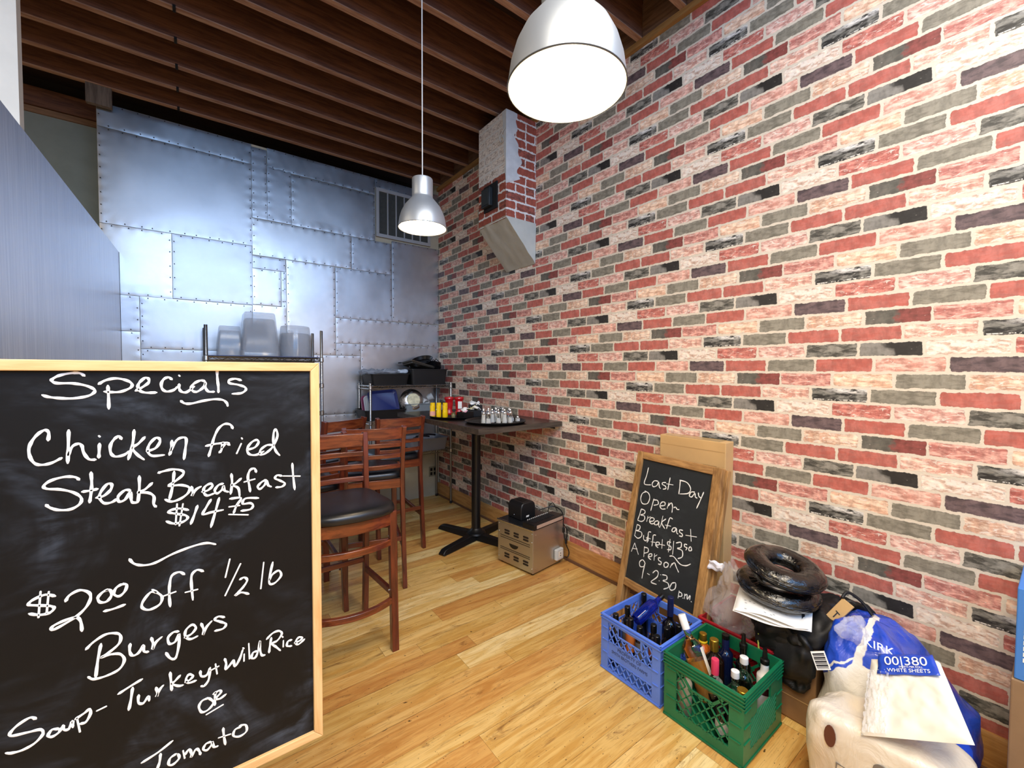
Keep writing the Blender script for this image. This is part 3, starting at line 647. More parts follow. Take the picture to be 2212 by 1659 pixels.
# ---------------------------------------------------------------- chrome wire shelves
wire = pm('wire_chrome', '#b9bab8', .25, 1); post_m = pm('post_chrome', '#8f8d88', .3, 1)
def wire_shelf(label, x0, x1, y0, y1, ztop, tiers, ray):
    t = thing('wire_shelf', label, 'shelf', ((x0+x1)/2, (y0+y1)/2, 0), 0, 'chrome wire shelving units')
    for x in (x0, x1):
        for y in (y0, y1):
            m = MB(); m.lathe([(.0125, .03), (.0125, ztop-.004), (.010, ztop)], 12, 0, Matrix.Translation((x, y, 0)))
            for k in range(int(ztop/.0254)): m.lathe([(.0129, .05+k*.0254), (.0129, .0515+k*.0254)], 10, 0, Matrix.Translation((x, y, 0)), caps=False)
            p = m.build('post', post_m, t)
            m = MB(); m.lathe([(.014, 0), (.016, .012), (.010, .03)], 12, 0, Matrix.Translation((x, y, 0))); m.build('foot', blk, p)
    for z in tiers:
        m = MB(); 
        for y in (y0, y1):
            for dz in (0, -.028): m.tube([(x0, y, z+dz), (x1, y, z+dz)], .0032, 6)
            n = int((x1-x0)/.05); P = [(x0+(x1-x0)*k/n, y, z-(0 if k % 2 else .028)) for k in range(n+1)]; m.tube(P, .0024, 5)
        for x in (x0, x1):
            for dz in (0, -.028): m.tube([(x, y0, z+dz), (x, y1, z+dz)], .0032, 6)
            P = [(x, y0+(y1-y0)*k/6, z-(0 if k % 2 else .028)) for k in range(7)]; m.tube(P, .0024, 5)
        n = int((x1-x0)/.028)
        for k in range(1, n): x = x0+(x1-x0)*k/n; m.tube([(x, y0, z+.003), (x, y1, z+.003)], .0018, 4)
        for k in (1, 2): m.tube([(x0, y0+(y1-y0)*k/3, z), (x1, y0+(y1-y0)*k/3, z)], .0028, 5)
        tr = m.build('shelf_tier', wire, t)
        for x in (x0, x1):
            for y in (y0, y1):
                m = MB(); m.lathe([(.0135, z-.036), (.019, z-.030), (.017, z+.004), (.0135, z+.008)], 12, 0, Matrix.Translation((x, y, 0))); m.build('collar', wire, tr)
    return t
wire_shelf('tall chrome wire shelf behind the big chalkboard, carrying clear plastic containers', .103, .940, 4.06, 4.40, 1.803, (1.560, 1.330, 1.085, .30), 0)
wire_shelf('low chrome wire shelf in the corner, loaded with tubs, trays and pans', 1.385, 2.262, 4.09, 4.43, 1.330, (1.300, .955, .600), 0)
ln = MB().box(.115, .928, 4.075, 4.385, 1.5655, 1.570).build('shelf_liner', pm('liner_blue', '#2c3f78', .4), smooth=0); tag(ln, 'dark blue plastic liner lying on the top tier of the tall wire shelf', 'shelf liner')

# clear containers upside down on the tall shelf
clearp = NT('clear_plastic'); clearp.set(col=srgb('#b9bfc6'), rough=.14, spec=.7, alpha=.38); clearp = clearp.m
def tub_poly(w, d, r, n=6):
    P = []
    for cx, cy, a0 in ((w/2-r, d/2-r, 0), (-w/2+r, d/2-r, 90), (-w/2+r, -d/2+r, 180), (w/2-r, -d/2+r, 270)):
        for k in range(n+1): a = radians(a0+90*k/n); P.append((cx+r*cos(a), cy+r*sin(a)))
    return P
def taper(mb, stations, n=6, thick=None, capb=True, capt=True, mi=0, M=None):
    """stations: (width, depth, corner radius, z)"""
    vs = []; N = 4*(n+1); fs = []
    for w_, d_, r_, z in stations: vs += [(x, y, z) for x, y in tub_poly(w_, d_, r_, n)]
    for i in range(len(stations)-1):
        for k in range(N): fs.append((i*N+k, i*N+(k+1) % N, (i+1)*N+(k+1) % N, (i+1)*N+k))
    if capb: fs.append(tuple(range(N))[::-1])
    if capt: fs.append(tuple((len(stations)-1)*N+k for k in range(N)))
    return mb.add(vs, fs, mi, M)
def container(loc, label, sts, inner, rz=0):
    t = thing('food_container', label, 'container', loc, rz, 'clear containers on the tall shelf')
    m = MB(); taper(m, sts, capb=False); m.build('tub', clearp, t, smooth=40, world=False)
    for k, s in enumerate(inner): m = MB(); taper(m, s, capb=False); m.build('nested_tub', clearp, t, smooth=40, world=False)
    return t
Z0 = 1.5705
container((.265, 4.21, Z0), 'small clear square container upside down at the left of the shelf', [(.18, .18, .02, 0), (.175, .175, .02, .09), (.145, .145, .02, .232), (.138, .138, .02, .240)], [[(.172, .172, .02, .002), (.14, .14, .02, .195), (.13, .13, .02, .203)]])
container((.475, 4.20, Z0), 'tall clear square container upside down in the middle of the shelf', [(.290, .28, .03, 0), (.288, .278, .03, .045), (.278, .27, .03, .05), (.225, .22, .03, .350), (.212, .21, .03, .362)], [[(.272, .262, .03, .004), (.215, .21, .03, .300), (.20, .2, .03, .31)]])
container((.755, 4.20, Z0), 'round clear container upside down at the right of the shelf', [(.270, .27, .134, 0), (.268, .268, .134, .06), (.236, .236, .118, .255), (.226, .226, .113, .268), (.20, .20, .1, .272)], [[(.255, .255, .127, .004), (.225, .225, .112, .20), (.21, .21, .10, .206)]])

# tubs, trays and pans on the low shelf
def bus_tub(loc, label, mat, w, d, h, rz=0, name='bus_tub', cat='tub', lip=.012):
    t = thing(name, label, cat, loc, rz)
    m = MB(); taper(m, [(w*.90, d*.88, .03, 0), (w*.985, d*.98, .03, h-.006), (w+lip, d+lip, .035, h-.006), (w+lip, d+lip, .035, h), (w*.985-.006, d*.98-.006, .028, h), (w*.90-.006, d*.88-.006, .028, .005)], capb=True, capt=True)
    m.build('tub_body', mat, t, smooth=40, world=False); return t
tb = pm('tub_black', '#151515', .45); tg = pm('tub_grey', '#7d8689', .45); tbl = pm('tub_greyblue', '#8e99ad', .45)
bus_tub((1.600, 4.26, 1.3045), 'black bus tub under folded plastic, left on the low shelf top tier', tb, .40, .32, .115)
bus_tub((2.020, 4.26, 1.3045), 'deep black bin piled with pans, right on the top tier of the low shelf', tb, .43, .33, .165)
bus_tub((1.545, 4.25, .9600), 'black bus tub holding a blue tray, left on the middle tier of the low shelf', tb, .42, .32, .105)
bus_tub((1.900, 4.25, .9600), 'grey bus tub holding a foil dish, right on the middle tier of the low shelf', tg, .30, .32, .150)
bus_tub((2.015, 4.25, .6050), 'grey blue bus tub with dark utensils on the lowest tier of the low shelf', tbl, .44, .33, .130)
film = NT('crumpled_film'); film.set(col=srgb('#c4ccd6'), rough=.12, trans=.5, ior=1.2, alpha=.75); film = film.m
o = blob((1.555, 4.23, 1.437), (.215, .13, .024), .8, .03, 14, seed=2).build('folded_plastic', film, smooth=60); tag(o, 'crumpled clear plastic sheet lying over the left black tub', 'plastic sheet')
o = blob((1.745, 4.185, 1.440), (.055, .05, .022), .6, .01, 20, seed=4).build('folded_cloth', pm('cloth_paleblue', '#b9c6d2', .8)); tag(o, 'small pale folded cloth between the two black tubs on the top tier', 'cloth')
pan = pm('pan_dark', '#1b1b1c', .3, .6); alu = pm('pan_alu', '#b8b2a6', .35, .9)
def flat_pan(name, label, cat, loc, rot, R, mat, handle=True):
    t = thing(name, label, cat); m = MB(); m.lathe([(R*.75, 0), (R*.8, .002), (R, .035), (R+.004, .036), (R-.003, .034), (R*.78, .005), (.001, .004)], 36, caps=False); m.lathe([(.001, 0), (R*.75, 0)], 36, caps=False); m.build('pan_body', mat, t, world=False)
    if handle: m = MB(); m.bar((R, 0, .03), (R+.14, 0, .045), .02, .008); m.build('handle', mat, t, world=False, bevel=.003)
    return place(t, loc, rot)
flat_pan('frying_pan', 'dark round pan tilted on top of the pile in the right bin', 'pan', (2.02, 4.28, 1.538), (radians(-24), radians(10), 2.6), .115, pan)
flat_pan('frying_pan', 'small dark pan at the left of the pile in the right bin', 'pan', (1.90, 4.20, 1.452), (radians(-4), radians(-12), 2.9), .075, pan, False)
for k, (lb, z, rx, ry) in enumerate((('upper grey baking sheet slanting out of the right bin', 1.508, -8, 14), ('lower grey baking sheet slanting out of the right bin', 1.491, -8, 12))):
    t = thing('baking_sheet', lb, 'baking sheet', (0, 0, 0), 0, 'baking sheets in the right bin'); m = MB(); taper(m, [(.27, .20, .015, 0), (.29, .22, .02, .010), (.284, .214, .02, .0105), (.266, .196, .015, .002)]); m.build('sheet_body', alu, t, world=False); place(t, (1.945+.012*k, 4.24, z), (radians(rx), radians(ry), .1))
for k in range(4):
    t = thing('loaf_pan', 'dark loaf pan in the nested stack at the right of the pile, %s' % ('lowest', 'second from below', 'second from above', 'topmost')[k], 'loaf pan', (0, 0, 0), 0, 'nested loaf pans in the right bin')
    m = MB(); taper(m, [(.12, .09, .012, 0), (.142, .112, .014, .022), (.150, .12, .016, .0225), (.137, .107, .013, .021), (.116, .086, .01, .002)]); m.build('pan_body', pm('loaf_dark', '#2a2c30', .3, .7), t, world=False); place(t, (2.135, 4.24, 1.472+.017*k), (radians(-3), radians(9), .5))
m = MB(); m.tube(smoothpath([(2.10, 4.22, 1.548), (2.12, 4.23, 1.572), (2.15, 4.24, 1.562), (2.165, 4.25, 1.582), (2.19, 4.26, 1.565), (2.235, 4.28, 1.540)]), .004, 6); tag(m.build('black_cable', blk), 'black cable end lying on the stacked loaf pans', 'cable')
t = thing('serving_tray', 'dark blue plastic tray standing on edge in the left tub of the low shelf', 'tray'); m = MB(); taper(m, [(.26, .19, .03, 0), (.30, .235, .035, .020), (.292, .227, .035, .0205), (.254, .184, .03, .003)]); m.build('tray_body', pm('tray_blue', '#1d2a63', .3), t, world=False); place(t, (1.545, 4.185, 1.136), (radians(72), radians(-4), 0))
for dx, c, lb in ((-.028, '#8f4a68', 'pink tray behind the blue tray in the left tub'), (.004, '#dfe3e4', 'white tray between the blue and pink trays')):
    t = thing('serving_tray', lb, 'tray'); m = MB(); taper(m, [(.30, .17, .03, 0), (.34, .205, .035, .018), (.332, .198, .035, .0185), (.294, .164, .03, .003)]); m.build('tray_body', pm('tray_'+c[1:], c, .4), t, world=False); place(t, (1.545+dx*.5, 4.265+dx*-1.2, 1.10), (radians(74), radians(-2), 0))
foil = NT('foil'); foil.set(col=srgb('#cfd1d2'), metal=1, rough=.16); foil.t.links.new(foil.n('ShaderNodeBump').outputs[0], foil.b.inputs['Normal']); foil.bump(foil.noise(foil.obj(), 70, 3, .7, 1), .6, .006); foil = foil.m
t = thing('foil_dish', 'shiny domed foil dish standing on edge in the grey tub', 'dish'); m = MB(); m.lathe([(.125, 0), (.128, .004), (.120, .012), (.100, .042), (.07, .056), (.02, .060), (.001, .060)], 40, caps=False); m.build('dome', foil, t, world=False)
m = MB(); m.lathe([(.070, .0565), (.064, .064), (.001, .066)], 30, caps=False); m.build('cream_lid', pm('lid_cream', '#d9d2ac', .5, var=.2, vs=40), t, world=False); place(t, (1.845, 4.165, 1.135), (radians(74), 0, radians(-6)))
def cup(loc, rot, lb, c):
    t = thing('cup', lb, 'cup', (0, 0, 0), 0, 'cups in the grey tub'); m = MB(); m.lathe([(.024, 0), (.028, .003), (.040, .06), (.041, .065), (.038, .065), (.026, .006), (.001, .005)], 24); m.build('cup_body', pm('cup_'+c[1:], c, .3), t, world=False)
    m = MB(); m.tube(smoothpath([(.033, 0, .05), (.058, 0, .045), (.055, 0, .02), (.030, 0, .018)]), .004, 6); m.build('handle', pm('cup_'+c[1:], c, .3), t, world=False); place(t, loc, rot)
cup((1.985, 4.20, 1.135), (radians(120), .3, .4), 'white cup tipped over beside the foil dish', '#e6e4de')
cup((2.055, 4.24, 1.150), (radians(60), -.5, 1.4), 'grey metal cup tipped towards the ketchup bottles', '#b9bdbd')
m = MB(); m.tube(smoothpath([(1.87, 4.19, .737), (1.97, 4.2, .752), (2.06, 4.2, .742)]), .009, 6); m.tube(smoothpath([(1.93, 4.26, .740), (2.05, 4.25, .757), (2.16, 4.26, .742)]), .011, 6); tag(m.build('utensil_pile', pm('utensil_navy', '#20253a', .4)), 'dark handled utensils lying across the grey blue tub', 'utensils')

# ---------------------------------------------------------------- the two chalkboards
BIG="-309,2893 -321,2903 -340,2904 -371,2896 -390,2883 -392,2875 -379,2867 -341,2866 -306,2857 -285,2843 -285,2831 -303,2818 -342,2811 -380,2814 -403,2819 -417,2826;-247,2856 -246,2813 -246,2768;-272,2862 -253,2876 -224,2883 -194,2875 -179,2861 -184,2846 -212,2832 -238,2831 -258,2834;-169,2834 -146,2850 -130,2866 -130,2881 -141,2884 -157,2866 -162,2849 -156,2834 -138,2826 -106,2826;-58,2877 -68,2886 -82,2880 -91,2862 -89,2841 -76,2829 -54,2834 -40,2848;-35,2858 -35,2840 -28,2827 -11,2825 14,2848;-35,2894 -33,2891;50,2869 35,2872 15,2861 4,2845 9,2829 24,2826 45,2844 51,2863 52,2841 62,2825 81,2824;93,2917 93,2885 96,2846 96,2821;179,2871 157,2878 135,2872 137,2859 167,2852 192,2841 195,2828 178,2815 145,2813;-31,2790 -19,2779 3,2777 44,2787 85,2792 112,2787 125,2774 128,2761;-406,2663 -404,2690 -412,2701 -427,2692 -444,2667 -453,2636 -449,2603 -437,2583 -419,2578 -397,2583 -374,2597;-354,2696 -356,2641 -359,2576;-358,2603 -346,2635 -330,2644 -321,2635 -317,2610 -304,2584 -286,2580;-274,2639 -276,2605 -277,2585;-275,2668 -273,2665;-213,2650 -220,2662 -233,2652 -244,2630 -244,2601 -232,2585 -208,2588 -191,2601;-176,2682 -181,2629 -195,2569;-145,2652 -164,2628 -182,2612 -167,2583 -149,2563;-140,2595 -114,2604 -100,2627 -102,2642 -114,2644 -132,2621 -137,2595 -124,2575 -87,2574;-62,2630 -65,2593 -71,2572;-68,2587 -48,2628 -29,2639 -16,2631 -20,2588 -25,2548;145,2662 137,2679 116,2684 94,2666 78,2629 67,2585 58,2551;49,2596 88,2602 131,2601;109,2606 103,2574 95,2562;103,2581 120,2599 133,2591;175,2593 158,2552;177,2618 179,2614;197,2564 226,2571 241,2593 232,2604 212,2593 197,2567 205,2543 231,2537 261,2550;297,2574 273,2576 249,2558 246,2538 266,2539 297,2567 316,2614 310,2645 301,2629 300,2580 309,2545 324,2524;-331,2511 -341,2522 -368,2527 -402,2519 -420,2503 -413,2491 -380,2483 -346,2466 -327,2443 -331,2421 -355,2406 -385,2409 -407,2422 -416,2434;-299,2534 -298,2494 -300,2461 -305,2422;-324,2465 -302,2466 -282,2469;-287,2436 -266,2440 -247,2460 -244,2480 -257,2482 -274,2456 -278,2434 -266,2412 -246,2411 -229,2422;-191,2448 -207,2451 -226,2431 -224,2410 -207,2415 -191,2442 -190,2418 -186,2400 -170,2397;-164,2500 -165,2449 -170,2397;-126,2467 -149,2444 -170,2435 -140,2430 -122,2412 -123,2382 -116,2369;-107,2504 -93,2508 -60,2512 -31,2502 -29,2486 -51,2465 -75,2447 -37,2444 -10,2430 -13,2408 -38,2388 -67,2381 -88,2394;-57,2503 -63,2445 -74,2391;-2,2432 2,2406 0,2394 13,2417 30,2427;33,2404 53,2407 69,2423 62,2434 43,2424 38,2403 50,2385 74,2390;107,2427 90,2423 77,2403 85,2388 103,2402 109,2417 111,2397 125,2388;137,2465 139,2425 133,2377;173,2440 150,2420 136,2416 161,2399 166,2361;230,2459 224,2476 207,2472 198,2443 203,2402 206,2374;184,2422 224,2429;268,2419 250,2411 235,2393 244,2381 262,2396 271,2415 276,2393 288,2384;332,2427 313,2433 304,2420 325,2406 344,2390 331,2377 307,2378;376,2480 379,2423 385,2354;338,2426 408,2415;-14,2336 -43,2348 -70,2347 -77,2339 -53,2328 -24,2316 -17,2302 -34,2290 -63,2290 -85,2304;-50,2368 -56,2285;-31,2365 -44,2277;17,2349 6,2313 -7,2275;63,2366 47,2337 34,2308 62,2311 105,2313;92,2368 78,2312 61,2247;130,2357 171,2353 154,2323 143,2292;127,2322 165,2321;237,2341 188,2348 177,2326 205,2324 216,2311 205,2296 171,2296;126,2289 196,2273;-199,2180 -186,2158 -159,2144 -123,2144 -66,2166 -1,2181 45,2183 76,2170;-401,2098 -425,2111 -455,2102 -466,2089 -448,2080 -415,2067 -404,2055 -416,2042 -441,2043 -465,2056;-436,2126 -443,2035;-416,2119 -423,2042;-375,2070 -365,2089 -338,2100 -314,2084 -310,2060 -323,2030 -351,2003 -390,1983 -411,1977 -409,1990 -382,2000 -351,2003 -338,1984 -335,1945;-260,2079 -277,2073 -290,2056 -284,2037 -266,2034 -253,2053 -256,2075 -269,2076;-222,2088 -239,2078 -246,2057 -231,2043 -214,2058 -209,2081 -222,2088;-275,1999 -249,1999 -215,2005;-120,2023 -139,2029 -162,2000 -165,1976 -144,1960 -112,1971 -104,1999 -120,2023 -134,2039;-31,2070 -48,2085 -72,2076 -80,2035 -81,1991 -79,1950;-99,2001 -61,2007;32,2065 12,2077 -6,2063 -9,2026 -5,1954;-29,1994 11,1994;126,2092 109,2017;165,2061 107,1937;161,1991 178,1996 189,1979 171,1951 143,1926 166,1932 194,1916;254,2043 241,1926;290,2034 274,1947 295,1934 323,1961 314,1988 289,1978 274,1954;-326,1871 -306,1891 -272,1908 -243,1902 -230,1886 -235,1858 -265,1834 -286,1825 -257,1825 -232,1815 -221,1787 -237,1757 -275,1747 -308,1750 -322,1765;-285,1877 -295,1817 -302,1753;-203,1845 -205,1816 -197,1795 -179,1799 -165,1824 -163,1799 -150,1791;-140,1845 -135,1819 -136,1797 -126,1821 -107,1836;-54,1838 -71,1841 -88,1825 -84,1798 -65,1800 -52,1827 -55,1775 -66,1731 -83,1738 -96,1766;-35,1805 -12,1812 3,1832 -9,1850 -30,1835 -32,1807 -15,1791 8,1795;21,1845 29,1816 28,1794 39,1822 58,1842;103,1842 82,1853 68,1844 89,1827 108,1810 97,1794 68,1795;-457,1671 -471,1683 -500,1671 -518,1653 -515,1640 -479,1633 -447,1627 -442,1607 -462,1585 -491,1576 -516,1579 -530,1587;-402,1606 -419,1612 -429,1595 -418,1586 -401,1594 -398,1607;-391,1614 -389,1597 -377,1593 -367,1617 -366,1593;-355,1625 -348,1567;-359,1621 -335,1632 -321,1640 -319,1621 -332,1596 -348,1598;-301,1624 -276,1629;-241,1661 -208,1675 -170,1689;-199,1668 -205,1622 -212,1583;-182,1630 -183,1600 -169,1590 -153,1610 -151,1591;-129,1636 -125,1610 -128,1598 -118,1622 -106,1635;-84,1679 -82,1640 -80,1601;-52,1652 -70,1635 -80,1629 -58,1610 -43,1607;-36,1616 -21,1619 -10,1631 -23,1643 -33,1628 -26,1608 0,1607;15,1642 18,1618 36,1614 49,1641;49,1634 43,1591 27,1571 17,1576;68,1649 73,1604;49,1628 79,1635;101,1659 106,1637 105,1610 125,1629 133,1639 138,1609 156,1636 168,1672;173,1650 172,1619;169,1680 172,1676;191,1691 193,1621;222,1644 207,1643 201,1621 216,1618 228,1648 235,1687 234,1653 240,1619 254,1613;280,1684 273,1644 270,1617;261,1684 286,1703 311,1704 323,1686 304,1661 282,1655 297,1635 316,1609;329,1651 328,1622;325,1672 327,1668;364,1641 348,1640 344,1620 363,1612;376,1622 399,1624 409,1635 393,1641 380,1624 392,1608 419,1623;42,1512 19,1510 8,1489 18,1461 41,1462 58,1484 42,1512;66,1527 63,1495 63,1469;58,1521 80,1527 85,1515 66,1497 82,1490 104,1500;33,1443 92,1458;-178,1351 -127,1366 -81,1389;-120,1356 -123,1326 -131,1299;-70,1328 -90,1320 -95,1297 -81,1289 -61,1304 -65,1325;-48,1329 -43,1294;-43,1307 -28,1324 -21,1304 -21,1288 -5,1312 5,1300 10,1280;47,1316 29,1316 20,1298 33,1287 49,1302 52,1314 57,1288 71,1284;91,1354 93,1319 98,1276;74,1319 117,1313;157,1326 134,1324 128,1300 151,1285 177,1295 174,1325 151,1333"
SMALL="166,1811 157,1717 141,1613 238,1622;331,1685 280,1680 253,1639 276,1610 323,1635 340,1680 358,1629 378,1613;438,1695 398,1686 394,1665 437,1655 450,1631 412,1614;484,1760 480,1691 476,1623;448,1684 536,1691;618,1763 623,1685 624,1613;610,1761 702,1756 756,1704 736,1648 635,1616;811,1679 769,1669 754,1627 784,1622 813,1667 825,1633 848,1626;853,1683 865,1649 895,1638;912,1704 890,1624 858,1522;193,1533 136,1498 122,1430 159,1383 228,1402 250,1471 223,1520 166,1534;310,1479 299,1400 290,1336;312,1466 362,1473 378,1436 323,1407;413,1425 467,1447 461,1479 422,1468 405,1423 435,1397 482,1411;517,1487 504,1423;515,1453 547,1495 569,1461 573,1397;587,1453 608,1465 634,1447 656,1453;154,1318 141,1244 126,1183;154,1318 209,1313 207,1278 158,1249 213,1251 220,1212 182,1179 127,1177;263,1266 258,1202;260,1238 298,1269;299,1215 347,1236 351,1265 308,1259 296,1214 329,1197 360,1213;412,1256 373,1237 371,1203 411,1215 421,1252 429,1208 448,1194;465,1326 454,1209;509,1306 462,1251 513,1201;593,1331 560,1334 546,1284 535,1208;513,1241 584,1250;653,1252 617,1241 607,1205 638,1209 657,1247 669,1206 686,1199;736,1253 700,1248 704,1224 735,1215 739,1191 703,1185;824,1294 851,1179;779,1217 904,1240;128,1127 116,1004;128,1127 175,1121 166,1076 124,1056 205,1061 214,1016 167,979 112,995;245,1040 254,995 290,993 306,1046 321,997;338,1105 306,1094 309,1033 307,979;284,1025 344,1032;409,1094 377,1083 378,1030 379,963;358,1003 415,1016;428,994 467,1007 467,1034 431,1021 429,987 465,974;503,1079 512,984;473,1016 544,1028;613,1085 575,1078 581,1047 621,1042 626,1012 582,996;600,1112 601,977;648,1109 657,972;680,1101 736,1127 744,1079 704,1053 764,1049 774,990 728,954;809,1128 781,1124 785,1100 814,1098 804,1070;853,1124 836,1100 846,1079 869,1093 861,1121;624,941 675,954 759,910 830,919 881,957;134,912 104,803;134,912 211,807;112,841 182,859;278,921 291,810;279,914 331,919 338,881 292,851;356,834 395,855 390,880 359,862 354,827 394,815;430,895 435,824;432,863 463,894;515,880 487,870 497,847 531,841 527,814 496,808;598,867 570,843 580,808 614,822 623,857 590,864;666,880 651,830;662,859 693,897 722,864 759,823;320,753 281,772 244,731 262,690 311,709 323,754 313,656 311,575;374,654 405,653;444,689 478,729 512,723 506,669 438,588 512,593;545,712 550,710;538,644 543,643;569,720 623,730 629,694 587,664 650,665 665,627 610,584;700,686 742,704 745,649 706,614 680,628 700,686;797,648 795,573;799,636 828,637 833,609 799,593;848,598 852,597;863,646 868,600;865,629 890,652 900,609 925,656 927,615;945,607 950,605"

def strokes(data, P, r, seed=1):  # stroke points traced in image pixels, projected beforehand onto each board's plane
    """P maps (a, b) half millimetres to a point and a normal; each stroke becomes a flat rounded ribbon"""
    mb = MB(); rr = random.Random(seed)
    for st in data.split(';'):
        pts = [tuple(float(x)/2000 for x in q.split(',')) for q in st.split()]
        path = smoothpath([(a, b, 0) for a, b in pts], 5); n = len(path); rad = []
        for i in range(n): rad.append(r*(1+.18*sin(i*.9+rr.random()))*(1 if 0 < i < n-1 else .6))
        prof = [(-1, 0), (-.6, .22), (.6, .22), (1, 0)]
        vs = []; fs = []
        for i, p in enumerate(path):
            d = path[min(i+1, n-1)]-path[max(i-1, 0)]
            if d.length < 1e-7: d = Vector((1, 0, 0))
            d.normalize(); s = Vector((-d.y, d.x, 0))
            for u, h in prof: q = p+s*u*rad[i]; vs.append(P(q.x, q.y, .0004+h*r))
        for i in range(n-1):
            for k in range(3): fs.append((i*4+k, i*4+k+1, i*4+k+5, i*4+k+4))
        for e, sg in ((0, -1), (n-1, 1)):                       # rounded stroke ends
            p = path[e]; d = (path[1]-path[0]) if e == 0 else (path[-1]-path[-2])
            if d.length < 1e-7: d = Vector((1, 0, 0))
            d.normalize(); a0 = math.atan2(d.y, d.x)-pi/2*1; o = len(vs)
            c0 = len(vs); vs.append(P(p.x, p.y, .0004+.22*r))
            for k in range(7): a = a0+sg*0+(pi*k/6 if sg > 0 else pi+pi*k/6); vs.append(P(p.x+rad[e]*cos(a), p.y+rad[e]*sin(a), .0004))
            for k in range(6): fs.append((c0, c0+1+k, c0+2+k))
        mb.add(vs, fs)
    return mb
def slate(name, base, smear, scale, amt):
    t = NT(name); v = t.obj(); n1 = t.noise(v, scale, 5, .6, 1.6); n2 = t.noise(t.mapv(v, (1, 1, 3.2)), scale*2.2, 5, .65, 1.0)
    f = t.math('MULTIPLY', t.math('MULTIPLY', t.ss(n1, .42, .72), t.ss(n2, .35, .75)), amt)
    t.set(col=t.mix(f, srgb(base), srgb(smear)), rough=.5, spec=.2); return t.m
chalk = pm('chalk_white', '#f5f4ee', .9)
oak = wood('oak_frame', '#d3a468', '#e6c28a', 0, .45); oakv = wood('oak_frame_side', '#d3a468', '#e6c28a', 2, .45)
BX0, BX1, BZ0, BZ1, BYF = -.365, .2475, .558, 1.4755, 1.092
bt = thing('menu_chalkboard', 'big chalkboard in a pale oak frame listing the specials, at the left of the picture', 'chalkboard', (-.06, 1.10, BZ0))
MB().box(BX0+.01, BX1-.01, 1.100, 1.110, BZ0+.01, BZ1-.01).build('slate_panel', slate('slate_big', '#0f0f10', '#56606e', 2.6, .8), bt, smooth=0)
fw = .0195
for nm, pl_, mt in (('frame_rail', [(BX0, BZ1), (BX1, BZ1), (BX1-fw, BZ1-fw), (BX0+fw, BZ1-fw)], oak), ('frame_rail', [(BX0, BZ0), (BX1, BZ0), (BX1-fw, BZ0+fw), (BX0+fw, BZ0+fw)], oak),
                    ('frame_stile', [(BX0, BZ0), (BX0, BZ1), (BX0+fw, BZ1-fw), (BX0+fw, BZ0+fw)], oakv), ('frame_stile', [(BX1, BZ0), (BX1, BZ1), (BX1-fw, BZ1-fw), (BX1-fw, BZ0+fw)], oakv)):
    m = MB(); m.prism(pl_, -1.112, -BYF, M=Matrix(((1, 0, 0, 0), (0, 0, -1, 0), (0, 1, 0, 0), (0, 0, 0, 1)))); m.build(nm, mt, bt, smooth=0, bevel=.0015)
strokes(BIG, lambda a, b, h: (a, 1.0997-h, b), .0023).build('chalk_writing', chalk, bt, smooth=0)
ez = thing('easel', 'wooden easel added behind the big chalkboard as a support', 'easel', (-.08, 1.16, 0)); ew = wood('easel_wood', '#a87f4c', '#c39b64', 2, .5)  # easel added to hold the board up; its own support is unseen
for x0, x1 in ((-.26, -.12), (.10, -.04)): m = MB(); m.bar((x0, 1.128, .004), (x1, 1.128, 1.40), .030, .022, upv=(0, 1, 0)); m.build('leg', ew, ez, smooth=0, bevel=.002)
m = MB(); m.bar((-.08, 1.42, .004), (-.08, 1.150, 1.38), .028, .022, upv=(0, 1, 0)); m.build('rear_leg', ew, ez, smooth=0, bevel=.002)
MB().box(-.24, .08, 1.0945, 1.1385, .532, .5575).build('ledge', ew, ez, smooth=0, bevel=.002)

SO = Vector((1.98287, 1.61366, 0)); SU = Vector((-.109233, -.994016, 0)); SV = Vector((.199111, -.02188, .979733)); SN = Vector((-.97387, .107019, .200309))
MSB = Matrix((SU, SV, SN)).transposed().to_4x4(); MSB.translation = SO
st_ = thing('sidewalk_chalkboard', 'rustic wood framed chalkboard announcing the last day, leaning against a flat carton', 'chalkboard', tuple(SO))
pine = wood('rustic_pine', '#7f5a30', '#b88c54', 2, .6, .8); pineh = wood('rustic_pine_rail', '#8a6236', '#bd9058', 1, .6, .8)
m = MB(); m.box(.03, .52, .22, .96, -.016, -.010, 0, MSB); m.build('slate_panel', slate('slate_small', '#2b2e30', '#5a6062', 5, .35), st_, smooth=0)
for u0, u1 in ((-.004, .037), (.498, .548)):
    m = MB(); m.box(u0, u1, .006, .992, -.026, .004, 0, MSB); m.build('frame_stile', pine, st_, smooth=0, bevel=.004)
for v0, v1 in ((.950, .992), (.205, .248)):
    m = MB(); m.box(.037, .498, v0, v1, -.024, .001, 0, MSB); m.build('frame_rail', pineh, st_, smooth=0, bevel=.004)
for u0, u1 in ((.006, .044), (.512, .556)):
    m = MB(); m.box(u0, u1, .012, .985, -.064, -.034, 0, MSB); m.build('rear_leg', pine, st_, smooth=0, bevel=.004)
m = MB(); m.box(.044, .512, .93, .975, -.062, -.036, 0, MSB); m.build('rear_rail', pineh, st_, smooth=0, bevel=.004)
for u0 in (.08, .43): m = MB(); m.box(u0, u0+.05, .985, .993, -.05, -.005, 0, MSB); m.build('hinge', pm('hinge_brass', '#7d6a3f', .4, .8), st_, smooth=0)
strokes(SMALL, lambda a, b, h: MSB @ Vector((a, b, h-.010)), .0027, 4).build('chalk_writing', chalk, st_, smooth=0)

